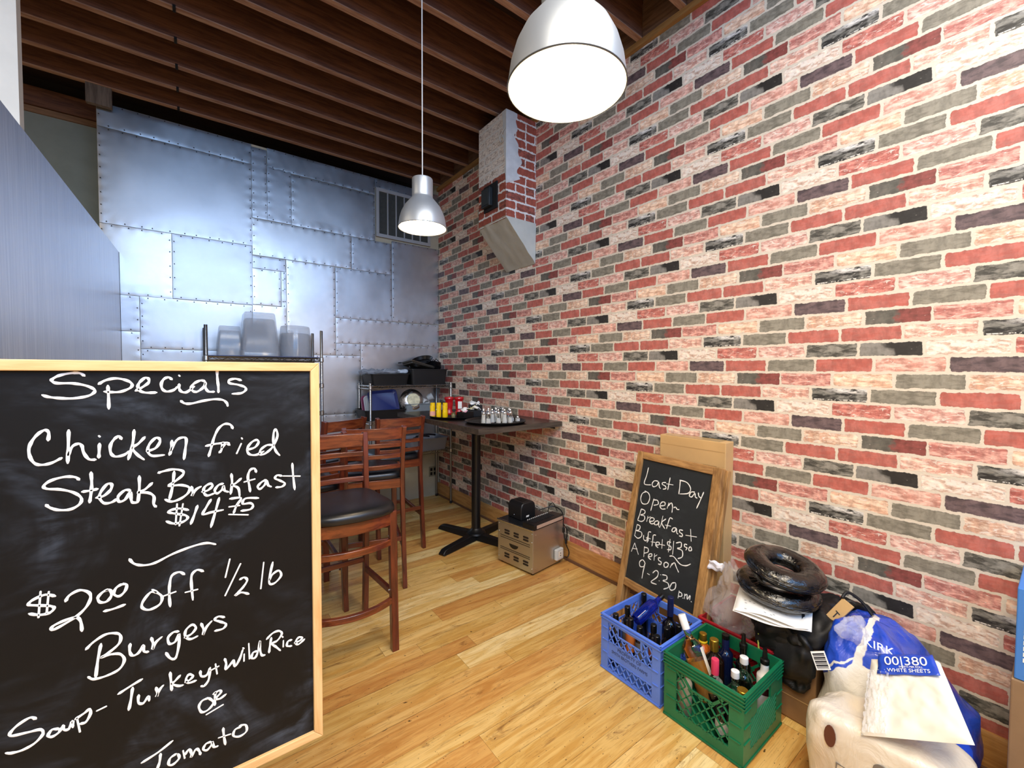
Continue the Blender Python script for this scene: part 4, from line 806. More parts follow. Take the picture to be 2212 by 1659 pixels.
kraft = pm('kraft_card', '#c9a36c', .8, var=.06, vs=5); kraft_d = pm('kraft_fold', '#b8935e', .85, var=.06, vs=6)
cb = thing('flat_carton', 'flat tan cardboard carton standing against the wall behind the small chalkboard', 'carton', (2.25, 1.28, 0))
m = MB(); m.box(2.222, 2.308, 1.085, 1.475, .002, 1.085); m.build('carton_body', kraft, cb, smooth=0, bevel=.004)
MB().box(2.2213, 2.222, 1.09, 1.47, 1.03, 1.035).build('flap_line', kraft_d, cb, smooth=0)
MB().box(2.225, 2.305, 1.12, 1.44, 1.0855, 1.0865).build('packing_tape', pm('tape_tan', '#b99a63', .25), cb, smooth=0)

# ---------------------------------------------------------------- steel drawer oven with printer and tray
MO = Matrix.Translation((1.912, 2.271, 0)) @ Matrix.Rotation(radians(8.5), 4, 'Z')
inox = NT('inox'); _v = inox.obj((3, 3, 90)); inox.set(col=srgb('#c6c4c0'), metal=1, rough=.42); inox.bump(inox.noise(_v, 9, 3), .03, .002); inox = inox.m
ov = thing('steel_warmer', 'stainless steel counter warmer with vent slots standing on the floor by the baseboard', 'warmer', (1.912, 2.271, 0))
def obx(x0, x1, y0, y1, z0, z1, mb=None): return (mb or MB()).box(x0, x1, y0, y1, z0, z1, 0, MO)
obx(0, .355, 0, .358, .016, .325).build('body', inox, ov, smooth=0, bevel=.004)
m = MB(); m.box(-.004, .360, -.003, .361, .325, .331, 0, MO); m.build('top_plate', pm('top_black', '#1a1b1d', .3), ov, smooth=0, bevel=.002)
obx(-.012, .004, -.004, .362, .322, .335).build('front_lip', pm('steel_bright', '#d6d8d8', .22, 1), ov, smooth=0, bevel=.004)
slot_m = pm('slot_dark', '#2a231c', .6, .3)
for z in (.262, .242, .085, .065):
    for y in (.07, .165, .26):
        o_ = [(y+sx*.020+.007*cos(a), z+.007*sin(a)) for sx, A in ((1, (-90, -45, 0, 45, 90)), (-1, (90, 135, 180, 225, 270))) for a in [radians(q) for q in A]]
        m = MB(); m.prism([(p[0], p[1]) for p in o_], -.0015, .003, M=MO @ Matrix(((0, 0, 1, 0), (1, 0, 0, 0), (0, 1, 0, 0), (0, 0, 0, 1)))); m.build('vent_slot', slot_m, ov, smooth=0)
for z in (.215, .200, .125, .112): obx(-.0012, .002, .03, .33, z, z+.004).build('seam_line', slot_m, ov, smooth=0)
m = MB(); o_ = [(.19+.045*cos(radians(a)), .172+.030*sin(radians(a))) for a in range(180, 361, 15)]
m.prism(o_, -.0018, .003, M=MO @ Matrix(((0, 0, 1, 0), (1, 0, 0, 0), (0, 1, 0, 0), (0, 0, 0, 1)))); m.build('finger_pull', pm('pull_black', '#121212', .3), ov, smooth=0)
scr = pm('rivet_steel', '#e4e2dc', .2, 1)
for k, (x, y, z) in enumerate([(-.001, .012, .30), (-.001, .346, .30), (-.001, .012, .05), (-.001, .346, .05), (-.001, .012, .24), (-.001, .346, .24)]):
    m = MB(); m.lathe([(.005, 0), (.004, .002), (.001, .003)], 10, 0, MO @ Matrix.Translation((x, y, z)) @ Matrix.Rotation(radians(-90), 4, 'Y')); m.build('screw', scr, ov)
for x, z in ((.03, .29), (.33, .29), (.03, .05), (.33, .05)):
    m = MB(); m.lathe([(.004, 0), (.003, .002), (.001, .003)], 10, 0, MO @ Matrix.Translation((x, -.001, z)) @ Matrix.Rotation(radians(90), 4, 'X')); m.build('screw', scr, ov)
for x, y in ((.03, .03), (.03, .33), (.33, .03), (.33, .33)): m = MB(); m.lathe([(.014, 0), (.016, .016)], 14, 0, MO @ Matrix.Translation((x, y, .0005))); m.build('foot', blk, ov)
ob = obx(.235, .315, -.030, -.002, .045, .125).build('socket_box', pm('socket_grey', '#c9c8bf', .35), ov, smooth=0, bevel=.005)
obx(.252, .298, -.0325, -.030, .060, .110).build('socket_face', pm('socket_face', '#dcd6c6', .4), ob, smooth=0, bevel=.001)
for z in (.077, .095): obx(.270, .280, -.0330, -.0325, z-.003, z+.003).build('socket_slot', slot_m, ob, smooth=0)
pr_ = thing('receipt_printer', 'black rounded receipt printer standing on the steel warmer', 'printer', tuple(MO @ Vector((.16, .25, .331))))
m = MB(); prof = [(0, 0), (.150, 0), (.150, .085), (.142, .112), (.122, .128), (.028, .128), (.010, .116), (.0, .090)]
MPp = MO @ Matrix.Translation((.085, .335, .332)) @ Matrix.Rotation(radians(-4), 4, 'Z') @ Matrix(((1, 0, 0, 0), (0, 0, -1, 0), (0, 1, 0, 0), (0, 0, 0, 1)))
m.prism(prof, 0, .150, 0, MPp); m.build('printer_body', pm('printer_black', '#161617', .42, bump=.05, bs=200), pr_, smooth=30, bevel=.007)
m = MB(); m.prism([(.05, .1275), (.10, .1275), (.10, .1295), (.05, .1295)], .04, .11, 0, MPp); m.build('paper_slot', pm('slot_black', '#060606', .5), pr_, smooth=0)
m = MB(); m.prism([(.05, .018), (.078, .018), (.082, .030), (.054, .030)], .150, .1515, 0, MPp); m.build('white_sticker', lab_w, pr_, smooth=0)
m = MB(); m.lathe([(.004, 0), (.003, .002), (.001, .0025)], 10, 0, MPp @ Matrix.Translation((0, .03, .07)) @ Matrix.Rotation(radians(-90), 4, 'Y')); m.build('button', chrome, pr_)
sc_ = thing('knock_box', 'low black tray with white tipped slats and tan front, on the steel warmer', 'tray', tuple(MO @ Vector((.17, .06, .331))))
MK = MO @ Matrix.Translation((-.008, -.02, .332))
def kbx(x0, x1, y0, y1, z0, z1): return MB().box(x0, x1, y0, y1, z0, z1, 0, MK)
kbx(0, .34, 0, .115, 0, .040).build('tray_body', pm('tray_black', '#111112', .4), sc_, smooth=0, bevel=.005)
kbx(.025, .325, -.0015, .001, .010, .034).build('front_panel', pm('panel_tan', '#b89a84', .5), sc_, smooth=0)
for k in range(12): kbx(.045+.020*k, .052+.020*k, .040, .105, .040, .0435).build('slat', pm('slat_dark', '#2b2b2c', .4), sc_, smooth=0); kbx(.045+.020*k, .052+.020*k, .105, .110, .040, .046).build('slat_tip', lab_w, sc_, smooth=0)
co = thing('power_cord', 'black power cord looping from the warmer top down to the floor', 'cord', tuple(MO @ Vector((.30, 0, .33))))
P_ = [(.20, .12, .40), (.27, .05, .43), (.33, .02, .40), (.305, -.030, .37), (.30, -.036, .30), (.31, -.038, .22), (.33, -.040, .15), (.365, -.042, .08), (.352, -.04, .045), (.320, -.04, .055)]
m = MB(); m.tube(smoothpath([MO @ Vector(p) for p in P_], 6), .0042, 8); m.build('cable', blk, co)
m = MB(); m.tube(smoothpath([MO @ Vector(p) for p in [(.30, -.036, .31), (.335, -.042, .26), (.335, -.044, .21), (.318, -.040, .175)]], 6), .004, 8); m.build('cable_loop', blk, co)
m = MB(); m.tube(smoothpath([MO @ Vector(p) for p in [(.27, .09, .375), (.255, .06, .44), (.285, .05, .452), (.31, .03, .39)]], 6), .003, 8); m.build('thin_cable', blk, co)
for p in ((.30, -.040, .265), (.325, -.044, .175)): m = MB(); m.cbox((0, 0, 0), (.018, .016, .04), 0, MO @ Matrix.Translation(p)); m.build('plug', blk, co, bevel=.004)

# ---------------------------------------------------------------- milk crates
def crate(label, mat, x0, x1, y0, y1, H, style, name='milk_crate'):
    t = thing(name, label, 'crate', ((x0+x1)/2, (y0+y1)/2, 0), 0, 'plastic milk crates')
    W = x1-x0; D = y1-y0; th = .008
    m = MB(); m.box(x0, x1, y0, y1, .002, .010); m.build('crate_floor', mat, t, smooth=0)
    rb = .055 if style == 'green' else .030                      # rim band
    m = MB()
    def wall(fn, L, mb, a0, a1, z0, z1, d0=0, d1=th):
        p = [fn(a, d, z) for z in (z0, z1) for d in (d0, d1) for a in (a0, a1)]
        mb.add(p, [(0, 2, 3, 1), (4, 5, 7, 6), (0, 1, 5, 4), (2, 6, 7, 3), (0, 4, 6, 2), (1, 3, 7, 5)])
    sides = [(lambda a, d, z: (x0+d, y1-a, z), D, 'front'), (lambda a, d, z: (x1-d, y0+a, z), D, 'back'), (lambda a, d, z: (x0+a, y0+d, z), W, 'near'), (lambda a, d, z: (x1-a, y1-d, z), W, 'far')]
    e_ = lambda nm: th if nm in ('front', 'back') else 0
    for fn, L, nm in sides:
        wall(fn, L, m, e_(nm), L-e_(nm), H-rb, H)
        for k in range(4 if style == 'green' else 2): wall(fn, L, m, -.003, L+.003, H-.006-k*.0135, H-.001-k*.0135, -.004, .004)
    m.build('rim', mat, t, smooth=0)
    m = MB(); bh = .050 if style == 'green' else .020
    for fn, L, nm in sides:
        wall(fn, L, m, e_(nm), L-e_(nm), .002, bh)
        wall(fn, L, m, -.002, L+.002, .003, .010, -.003, .004)
    m.build('base_band', mat, t, smooth=0)
    m = MB()
    cw = .055 if style == 'green' else .042
    posts = [MB() for _ in range(4)]
    for fn, L, nm in sides:
        for a in (0, L-cw):
            q = fn(a+cw/2, 0, 0); m = posts[(0 if q[0] < (x0+x1)/2 else 1)+(0 if q[1] < (y0+y1)/2 else 2)]
            b0, b1 = max(a, e_(nm)), min(a+cw, L-e_(nm))
            wall(fn, L, m, b0, b1, bh, H-rb)
            for z in (.09, .15, .21): wall(fn, L, m, b0+.004, b1-.002, z, z+.004, -.0035, .001)
    for m in posts: m.build('corner_post', mat, t, smooth=0)
    for fn, L, nm in sides:
        m = MB(); zb, zt = (.048, H-rb) if style == 'green' else (.018, H-rb)
        def slash(a, za, b, zb_, w=.0045):
            da, dz = b-a, zb_-za; ln = math.hypot(da, dz)
            if ln < .006: return
            nx, nz = -dz/ln*w/2, da/ln*w/2
            p = [fn(aa+sx*nx, d, z+sx*nz) for d in (0, .006) for aa, z, sx in ((a, za, -1), (b, zb_, -1), (b, zb_, 1), (a, za, 1))]
            m.add(p, [(0, 3, 2, 1), (4, 5, 6, 7), (0, 1, 5, 4), (1, 2, 6, 5), (2, 3, 7, 6), (3, 0, 4, 7)])
        a0, a1 = cw, L-cw; hx0, hx1, hz = L*.30, L*.70, zt-.045
        def lattice(A0, A1, Z0, Z1, step, dirs, sl=1.0):
            for s in dirs:
                c = A0-(Z1-Z0)/sl
                while c < A1+(Z1-Z0)/sl:
                    if s > 0: pa_, pb_ = (c, Z0), (c+(Z1-Z0)/sl, Z1)
                    else: pa_, pb_ = (c, Z1), (c+(Z1-Z0)/sl, Z0)
                    t0, t1 = 0.0, 1.0
                    dxx = pb_[0]-pa_[0]
                    t0 = max(t0, (A0-pa_[0])/dxx); t1 = min(t1, (A1-pa_[0])/dxx)
                    if t1 > t0: slash(pa_[0]+dxx*t0, pa_[1]+(pb_[1]-pa_[1])*t0, pa_[0]+dxx*t1, pa_[1]+(pb_[1]-pa_[1])*t1)
                    c += step
        if style == 'green':
            if nm in ('front', 'back'):
                lattice(a0, a1, zb, hz, .040, (1, -1), 1.15); lattice(a0, hx0, hz, zt, .040, (1, -1), 1.15); lattice(hx1, a1, hz, zt, .040, (1, -1), 1.15)
                slash(hx0-.02, zt-.002, hx0+.02, hz, .010); slash(hx0+.02, hz, hx1-.02, hz, .010); slash(hx1-.02, hz, hx1+.02, zt-.002, .010)
            else:
                lattice(a0, a1, zb, zt-.05, .034, (1,), .55); wall(fn, L, m, a0, a1, zb, zt-.05, .003, .006)
                wall(fn, L, m, a0, L*.32, zt-.05, zt); wall(fn, L, m, L*.68, a1, zt-.05, zt)
        else:
            mid0, mid1 = .075, .150
            lattice(a0, a1, mid1, hz, .036, (1, -1), 1.5); lattice(a0, hx0, hz, zt, .036, (1, -1), 1.5); lattice(hx1, a1, hz, zt, .036, (1, -1), 1.5)
            lattice(a0, a1, zb, mid0, .036, (1, -1), 1.5)
            slash(hx0, zt, hx0, hz, .008); slash(hx0, hz, hx1, hz, .008); slash(hx1, hz, hx1, zt, .008)
            wall(fn, L, m, a0-.002, a1+.002, mid0, mid1, .002, .008)
            for z in (mid0, mid1): slash(a0, z, a1, z, .006)
        m.build('lattice_panel', mat, t, smooth=0)
    return t
cgreen = pm('crate_green', '#0f6b45', .38, var=.12, vs=9); cblue = pm('crate_blue', '#5b82e0', .38, var=.06, vs=9); cred = pm('crate_red', '#a81f2a', .4)
GX0, GX1, GY0, GY1 = 1.588, 1.924, .690, 1.016
BX_0, BX_1, BY0, BY1 = 1.595, 1.925, 1.040, 1.370
cg = crate('green plastic milk crate of bottles, nearest to the viewer', cgreen, GX0, GX1, GY0, GY1, .272, 'green')
cb_ = crate('blue plastic milk crate of small bottles in front of the small chalkboard', cblue, BX_0, BX_1, BY0, BY1, .272, 'blue')
cr_ = crate('red plastic milk crate half hidden behind the green crate', cred, 1.948, 2.278, .735, 1.065, .272, 'green')
tn = pm('crate_text', '#27335c', .6)
MT = basis((1.5968, 1.205, .122), (0, -1, 0), (0, 0, 1))
text('PROPERTY OF', .021, tn, MT @ Matrix.Translation((.0, .012, 0)), cb_, 'lettering'); text('SMITH BROTHERS FARMS', .021, tn, MT @ Matrix.Translation((0, -.012, 0)), cb_, 'lettering', sx=.85)

# ---------------------------------------------------------------- bottles
def glassm(name, col, rough=.04, trans=1, ior=1.45):
    if name in MATS: return MATS[name]
    t = NT(name); t.set(col=srgb(col), rough=rough, trans=trans, ior=ior); MATS[name] = t.m; return t.m
g_clear = glassm('glass_clear', '#f4f7f6'); g_dark = pm('glass_dark', '#0b0908', .08, spec=.6); g_amber = pm('glass_brown', '#1c0e07', .07, spec=.6)
g_navy = pm('glass_navy', '#0c1330', .08, spec=.6); g_cob = glassm('glass_cobalt', '#1b35b8', .05, .75)
liq = glassm('amber_liquid', '#e09a3c', .05, .45, 1.33)
capb = pm('cap_black', '#0c0c0c', .3); capw = pm('cap_white', '#f0efec', .35); capg = pm('cap_gold', '#b08a2e', .3, .8); capp = pm('cap_pink', '#d93a5c', .4); foiln = pm('foil_navy', '#1a2350', .35, .3); capy = pm('cap_yellow', '#e8c628', .4)
def bottle(label, loc, R, hb, rn, hn, gm, cap, capr, caph, rot=(0, 0, 0), lab=None, group='bottles in the crates', capname='cap', liquid=None, foil=None, ring=None):
    t = thing('bottle', label, 'bottle', (0, 0, 0), 0, group)
    sh = (R-rn)*1.25
    prof = [(R*.86, .0), (R, .006), (R, hb), (R*.94, hb+sh*.25), (rn+(R-rn)*.45, hb+sh*.65), (rn+.002, hb+sh), (rn, hb+sh+.012), (rn, hb+sh+hn)]
    m = MB(); m.lathe(prof, 28); m.build('glass_body', gm, t, smooth=40, world=False)
    top = hb+sh+hn
    m = MB()
    if capname == 'pourer': m.lathe([(capr, top-.004), (capr, top+.012), (capr*.62, top+.016), (capr*.48, top+.045), (capr*.5, top+.055), (capr*.2, top+.056)], 18)
    else: m.lathe([(capr, top-caph*.7), (capr*1.01, top-caph*.68), (capr, top+caph*.26), (capr*.9, top+caph*.30), (.001, top+caph*.30)], 24, caps=False)
    m.build(capname if capname != 'cap' else 'cap', cap, t, smooth=35, world=False)
    if foil: m = MB(); m.lathe([(rn+.0012, top-foil[1]), (rn+.0012, top)], 24, caps=False); m.build('neck_foil', foil[0], t, world=False)
    if ring: m = MB(); m.lathe([(rn+.003, top-caph*.7-.012), (rn+.005, top-caph*.7-.006), (rn+.003, top-caph*.7)], 24, caps=False); m.build('neck_ring', ring, t, world=False)
    if lab:
        lm, z0, z1 = lab; r_ = R if z1 <= hb else rn
        m = MB(); m.lathe([(R+.0006, z0), (R+.0006, min(z1, hb))], 28, caps=False); m.build('label', lm, t, world=False)
    if liquid: m = MB(); m.lathe([(R*.84, .004), (R-.003, .01), (R-.003, min(hb, liquid[1]))], 28); m.build('liquid', liquid[0], t, world=False)
    place(t, loc, rot); return t
lor = pm('label_orange', '#d9772f', .6); lcop = pm('label_copper', '#a85f42', .5); lgr = pm('label_green', '#3f6f5c', .6); lgy = pm('label_grey', '#6d6864', .6)
S = lambda lb, x, y, lab=None, h=.20, R=.023: bottle(lb, (x, y, .0105), R, h*.62, .011, h*.14, g_dark, capb, .0145, .038, lab=lab, group='small dark bottles in the blue crate')
S('small dark bottle with a black cap in the near left corner of the blue crate', 1.652, 1.328, None, .300)
S('small black capped bottle second from the left rim of the blue crate', 1.735, 1.322, (lgy, .10, .18), .315)
S('small dark bottle with a bright orange label in the blue crate', 1.690, 1.268, (lor, .09, .178), .290)
S('black capped dark bottle in the far corner of the blue crate', 1.888, 1.335, None, .330)
S('slim dark bottle with a dropper neck near the front rim of the blue crate', 1.690, 1.215, (lgy, .08, .16), .275, .020)
S('small dark bottle with a copper coloured label in the middle of the blue crate', 1.742, 1.175, (lcop, .09, .175), .285)
S('small dark bottle with a wide cap near the right front corner of the blue crate', 1.690, 1.122, (lgy, .07, .165), .275)
S('small dark bottle with white stripes on its label in the blue crate', 1.752, 1.112, (pm('label_stripe', '#b9b7b0', .6), .150, .165), .300)
S('small dark bottle with a green label at the right rim of the blue crate', 1.815, 1.090, (lgr, .10, .18), .300)
bottle('tall dark wine bottle with navy foil neck rising out of the blue crate', (1.862, 1.170, .0105), .036, .205, .0135, .105, g_dark, foiln, .0150, .030, (radians(2), radians(-1), 0), foil=(foiln, .085), group='bottles in the blue crate')
t = bottle('cobalt blue ribbed bottle lying across the blue crate with a yellow label strip', (1.755, 1.285, .215), .030, .13, .013, .05, g_cob, capb, .014, .025, (radians(0), radians(70), radians(-6)), group='bottles in the blue crate')
m = MB(); m.tube([(0, .0312, .02), (0, .0312, .12)], 1, sect=((-.006, -.001), (.006, -.001), (.006, .001), (-.006, .001))); m.build('yellow_strip', capy, t, world=False)
m = MB()
for k in range(18): a = 2*pi*k/18; m.tube([(.0298*cos(a), .0298*sin(a), .03), (.0298*cos(a), .0298*sin(a), .125)], .0012, 5)
m.build('ribs', g_cob, t, world=False)
# green crate
a_ = Vector((1.712, .880, .085)); b__ = Vector((1.738, 1.052, .418)); dv = (b__-a_).normalized(); rt = Vector((0, 0, 1)).rotation_difference(dv).to_euler()
t = bottle('clear bottle of amber liquor with a white cap leaning out of the green crate', tuple(a_), .041, .200, .0145, .075, g_clear, capw, .0165, .060, tuple(rt), liquid=(liq, .150), group='bottles in the green crate')
m = MB(); m.lathe([(.0418, .03), (.0418, .185)], 30, 0, caps=False)
lm_ = MB()
for k in range(9):
    a0 = radians(262+8*k); a1 = radians(262+8*(k+1)); lm_.add([(.0418*cos(a0), .0418*sin(a0), .04), (.0418*cos(a1), .0418*sin(a1), .04), (.0418*cos(a1), .0418*sin(a1), .195), (.0418*cos(a0), .0418*sin(a0), .195)], [(0, 1, 2, 3)])
lm_.build('label', pm('label_cream', '#e9e0c8', .6), t, world=False)
GB = 'bottles in the green crate'
bottle('stout brown bottle with a cream topped gold cap at the back of the green crate', (1.825, .925, .0105), .042, .175, .0150, .045, g_amber, capg, .0185, .048, group=GB)
bottle('orange bottle with a yellow neck ring and gold cap behind the leaning bottle', (1.842, .985, .0105), .034, .190, .0140, .035, pm('glass_orange', '#c9641e', .15), capg, .0160, .030, ring=capy, group=GB)
bottle('clear bottle with a pink cap near the front of the green crate', (1.712, .862, .0105), .031, .165, .0130, .055, g_clear, capp, .0150, .062, group=GB, liquid=(pm('dark_liquor', '#1d0f0a', .1), .12))
bottle('dark blue bottle with a black topped cork stopper in the green crate', (1.888, .905, .0105), .031, .190, .0145, .060, g_navy, capb, .0165, .018, foil=(foiln, .06), group=GB)
bottle('dark bottle with a tall black pourer at the far rim of the green crate', (1.890, .830, .0105), .029, .185, .0135, .055, g_dark, capb, .0160, .02, capname='pourer', group=GB)
bottle('clear bottle with a white cap at the centre of the green crate', (1.812, .792, .0105), .033, .180, .0135, .055, g_clear, capw, .0160, .026, group=GB)
bottle('clear bottle with a white cap, nearer the front rim of the green crate', (1.728, .788, .0105), .033, .165, .0135, .050, g_clear, capw, .0155, .026, group=GB)
t = bottle('white bottle with a black pourer in the right corner of the green crate', (1.868, .735, .0105), .029, .195, .0150, .040, pm('bottle_white', '#e9e7e2', .3), capb, .0170, .02, capname='pourer', group=GB)
m = MB(); m.lathe([(.0296, .13), (.0296, .16)], 24, caps=False); m.build('dark_label', pm('label_maroon', '#4d1f28', .5), t, world=False)
bottle('white bottle with a gold screw cap in the near right corner of the green crate', (1.672, .733, .0105), .031, .165, .0160, .030, pm('bottle_white', '#e9e7e2', .3), capg, .0200, .050, group=GB)
bottle('small dark bottle low in the green crate in front of the clear ones', (1.655, .800, .0105), .026, .120, .012, .035, g_dark, capb, .014, .02, lab=(lab_w, .03, .08), group=GB)
bottle('pale bottle seen through the front lattice of the green crate', (1.652, .960, .0105), .030, .130, .013, .03, pm('bottle_pale', '#b9a98a', .4), capp, .0145, .03, group=GB)

# ---------------------------------------------------------------- the heap by the wall
cx = thing('cardboard_box', 'worn brown cardboard box on the floor under the black garment bag', 'box', (2.14, .66, 0))
m = MB(); m.box(1.985, 2.295, .590, .728, .002, .345); m.build('carton_body', pm('kraft_brown', '#8d6a44', .85, var=.15, vs=6), cx, smooth=0, bevel=.006)
m = MB(); m.box(1.983, 1.986, .595, .722, .10, .103); m.build('crease', kraft_d, cx, smooth=0)
bagm = pm('bag_black', '#0b0b0c', .56, bump=.25, bs=30)
def drape(p):
    k = max(0, -p.x)/.18
    p.z -= .10*k*k; return p
o = blob((2.130, .690, .405), (.170, .155, .062), .62, .06, 7, 72, 40, seed=3, fn=drape).build('garment_bag', bagm, smooth=70); tag(o, 'black garment bag bunched over the brown box, under the paper sheets', 'bag')
m = MB(); o9 = blob((2.255, .545, .432), (.045, .100, .052), .7, .05, 9, 48, 28, seed=15).build('bag_bulge', bagm, o, smooth=70)
o = blob((1.965, .700, .275), (.030, .110, .130), .7, .05, 9, 48, 28, seed=9).build('bag_fold', bagm, smooth=70); tag(o, 'loose black cloth hanging down between the green crate and the brown box', 'cloth')
# paper sheets
pp = thing('paper_stack', 'white printed paper sheets lying under the black rings', 'paper', (1.98, .75, .48))
cor = [Vector((2.150, .945, .462)), Vector((1.812, .832, .462)), Vector((1.945, .598, .452)), Vector((2.13, .652, .470))]
for k in range(3):
    m = MB(); n = 14; vs = []; fs = []
    for i in range(n+1):
        for j in range(n+1):
            u, v = i/n, j/n; p = (cor[0]*(1-u)+cor[1]*u)*(1-v)+(cor[3]*(1-u)+cor[2]*u)*v
            p = p+Vector((0, 0, -.012*k*.4+.012*sin(v*5+k)*u-.012*u*u)); vs.append(p+Vector((-.003*k, .004*k, 0)))
    for i in range(n):
        for j in range(n): q = i*(n+1)+j; fs.append((q, q+1, q+n+2, q+n+1))
    m.add(vs, fs); o = m.build('sheet', pm('paper_white', '#f4f2ec', .8), pp, smooth=60)
    sl = o.modifiers.new('thickness', 'SOLIDIFY'); sl.thickness = .0012
ink = pm('ink_dark', '#2a2a30', .7); inkg = pm('ink_grey', '#8f8f90', .7)
def onpaper(u, v, lift=.003):
    p = (cor[0]*(1-u)+cor[1]*u)*(1-v)+(cor[3]*(1-u)+cor[2]*u)*v; return p+Vector((0, 0, .012*sin(v*5)*u-.012*u*u+lift))
m = MB()
for k in range(26):
    u, v = .35+.6*rq.random(), .06+.62*rq.random(); a = onpaper(u, v); b = onpaper(u+.008, v+.03); c = onpaper(u+.016, v+.03); d = onpaper(u+.008, v); m.add([a, b, c, d], [(0, 1, 2, 3)])
m.build('print_marks', inkg, pp, smooth=0)
m = MB(); m.add([onpaper(.50, .86), onpaper(.95, .88), onpaper(.95, .92), onpaper(.50, .90)], [(0, 1, 2, 3)]); m.build('dark_stripe', ink, pp, smooth=0)
# two glossy black rings
ringm = NT('ring_vinyl'); ringm.set(col=srgb('#050505'), rough=.15, spec=.6, coat=.4, coatr=.05); ringm.bump(ringm.noise(ringm.obj((1, 1, 2)), 26, 4, .65, .8), .5, .012); ringm = ringm.m
def ring(label, c, R, r, rx, ry, seed):
    t = thing('inflatable_ring', label, 'ring', c, 0, 'glossy black inflatable rings'); m = MB(); N, K = 72, 24; vs = []; fs = []
    for i in range(N):
        a = 2*pi*i/N
        for k in range(K):
            b = 2*pi*k/K; q = r*(1+.07*noise.noise(Vector((cos(a)*3, sin(a)*3, b*.4+seed)))+.03*sin(a*26)*max(0, cos(b))*max(0, -cos(b*2)))
            vs.append(((R+q*cos(b)*1.12)*cos(a), (R+q*cos(b)*1.12)*sin(a), q*sin(b)*.82))
    for i in range(N):
        for k in range(K): fs.append((i*K+k, ((i+1) % N)*K+k, ((i+1) % N)*K+(k+1) % K, i*K+(k+1) % K))
    m.add(vs, fs); m.build('ring_body', ringm, t, smooth=80, world=False)
    m = MB()
    for s, rr in ((1, R+r*1.10), (-1, R+r*1.08)): m.tube([(rr*cos(2*pi*k/72), rr*sin(2*pi*k/72), .004*s+.002*sin(k*1.7)) for k in range(72)], .0035, 6, closed=True)
    m.build('seam', ringm, t, world=False); place(t, c, (rx, ry, 0)); return t
ring('upper glossy black inflatable ring of the two, tilted against the brick wallpaper', (2.068, .745, .598), .104, .046, radians(11), radians(-1), 1)
ring('lower glossy black inflatable ring of the two, lying on the paper sheets', (2.055, .765, .508), .110, .045, radians(6), radians(-1), 5)
# cardboard tag
tg_ = thing('cardboard_tag', 'folded tan cardboard tag with a black mark, standing out of the black bag', 'tag', (2.14, .58, .45))
A, B_, C_, D_ = Vector((2.05, .605, .432)), Vector((2.09, .540, .545)), Vector((2.08, .500, .528)), Vector((2.04, .572, .408)); nrm = (B_-A).cross(D_-A).normalized()
if nrm.x > 0: nrm = -nrm
m = MB(); P_ = [A, B_, C_, D_]; m.add(P_+[p-nrm*.012 for p in P_], [(0, 1, 2, 3), (7, 6, 5, 4), (0, 4, 5, 1), (1, 5, 6, 2), (2, 6, 7, 3), (3, 7, 4, 0)]); m.build('card', kraft, tg_, smooth=0, bevel=.002)
m = MB(); ax = (B_-A).normalized(); ay = (D_-A).normalized(); c_ = (A+B_+C_+D_)/4+nrm*.0012
for p, q in ((-.014*ax, .014*ax), (.012*ax-.008*ay, .012*ax+.010*ay)): m.bar(c_+p, c_+q, .004, .0008, upv=nrm)
m.build('printed_mark', ink, tg_, smooth=0)
m = MB(); m.tube(smoothpath([B_+nrm*.004, B_+Vector((.03, -.01, .018)), B_+Vector((.05, -.05, -.01)), B_+Vector((.05, -.085, -.05))]), .006, 8); m.build('strap', bagm, tg_)
# clear bag in the red crate
cbm = NT('clear_bag'); cbm.set(col=srgb('#e4dfe2'), rough=.10, trans=.0, alpha=.22, spec=.8, ior=1.3); cbm.bump(cbm.noise(cbm.obj(), 22, 4, .65, 1.2), .6, .015); cbm = cbm.m
def bagf(p):
    t = max(0, (p.z+.02)/.16); p.x *= 1-.45*t; p.y = p.y*(1-.55*t)+.035*t; return p
o = blob((2.07, .925, .370), (.115, .130, .165), .75, .07, 9, 80, 44, seed=6, fn=bagf).build('plastic_bag', cbm, smooth=75); tag(o, 'crumpled clear plastic bag standing up in the red crate', 'plastic bag')
m = MB(); vs = []; fs = []
for i in range(15):
    for j in range(5):
        u, v = i/14, j/4; p = Vector((2.045, 1.000, .500))+Vector((-.02, .035, .012))*(u*1.6)+Vector((.0, .012, -.045))*(v-.5); vs.append(p+Vector((.006*sin(v*7+u*5), 0, .004*sin(u*12))))
for i in range(14):
    for j in range(4): q = i*5+j; fs.append((q, q+1, q+6, q+5))
m.add(vs, fs); o2 = m.build('bag_neck', pm('tape_white', '#e9e6ea', .2), o); o2.modifiers.new('thickness', 'SOLIDIFY').thickness = .002
yt = thing('yellow_strap', 'yellow green printed strip hanging beside the black garment bag', 'strip', (1.985, .80, .30))
m = MB(); m.tube(smoothpath([(2.000, .812, .40), (1.985, .803, .345), (1.968, .795, .29), (1.955, .785, .215)]), .022, sect=((-1, -.15), (1, -.15), (1, .15), (-1, .15))); m.build('strip_body', pm('strip_yellow', '#c9cf5a', .45, var=.2, vs=30), yt, bevel=.002)

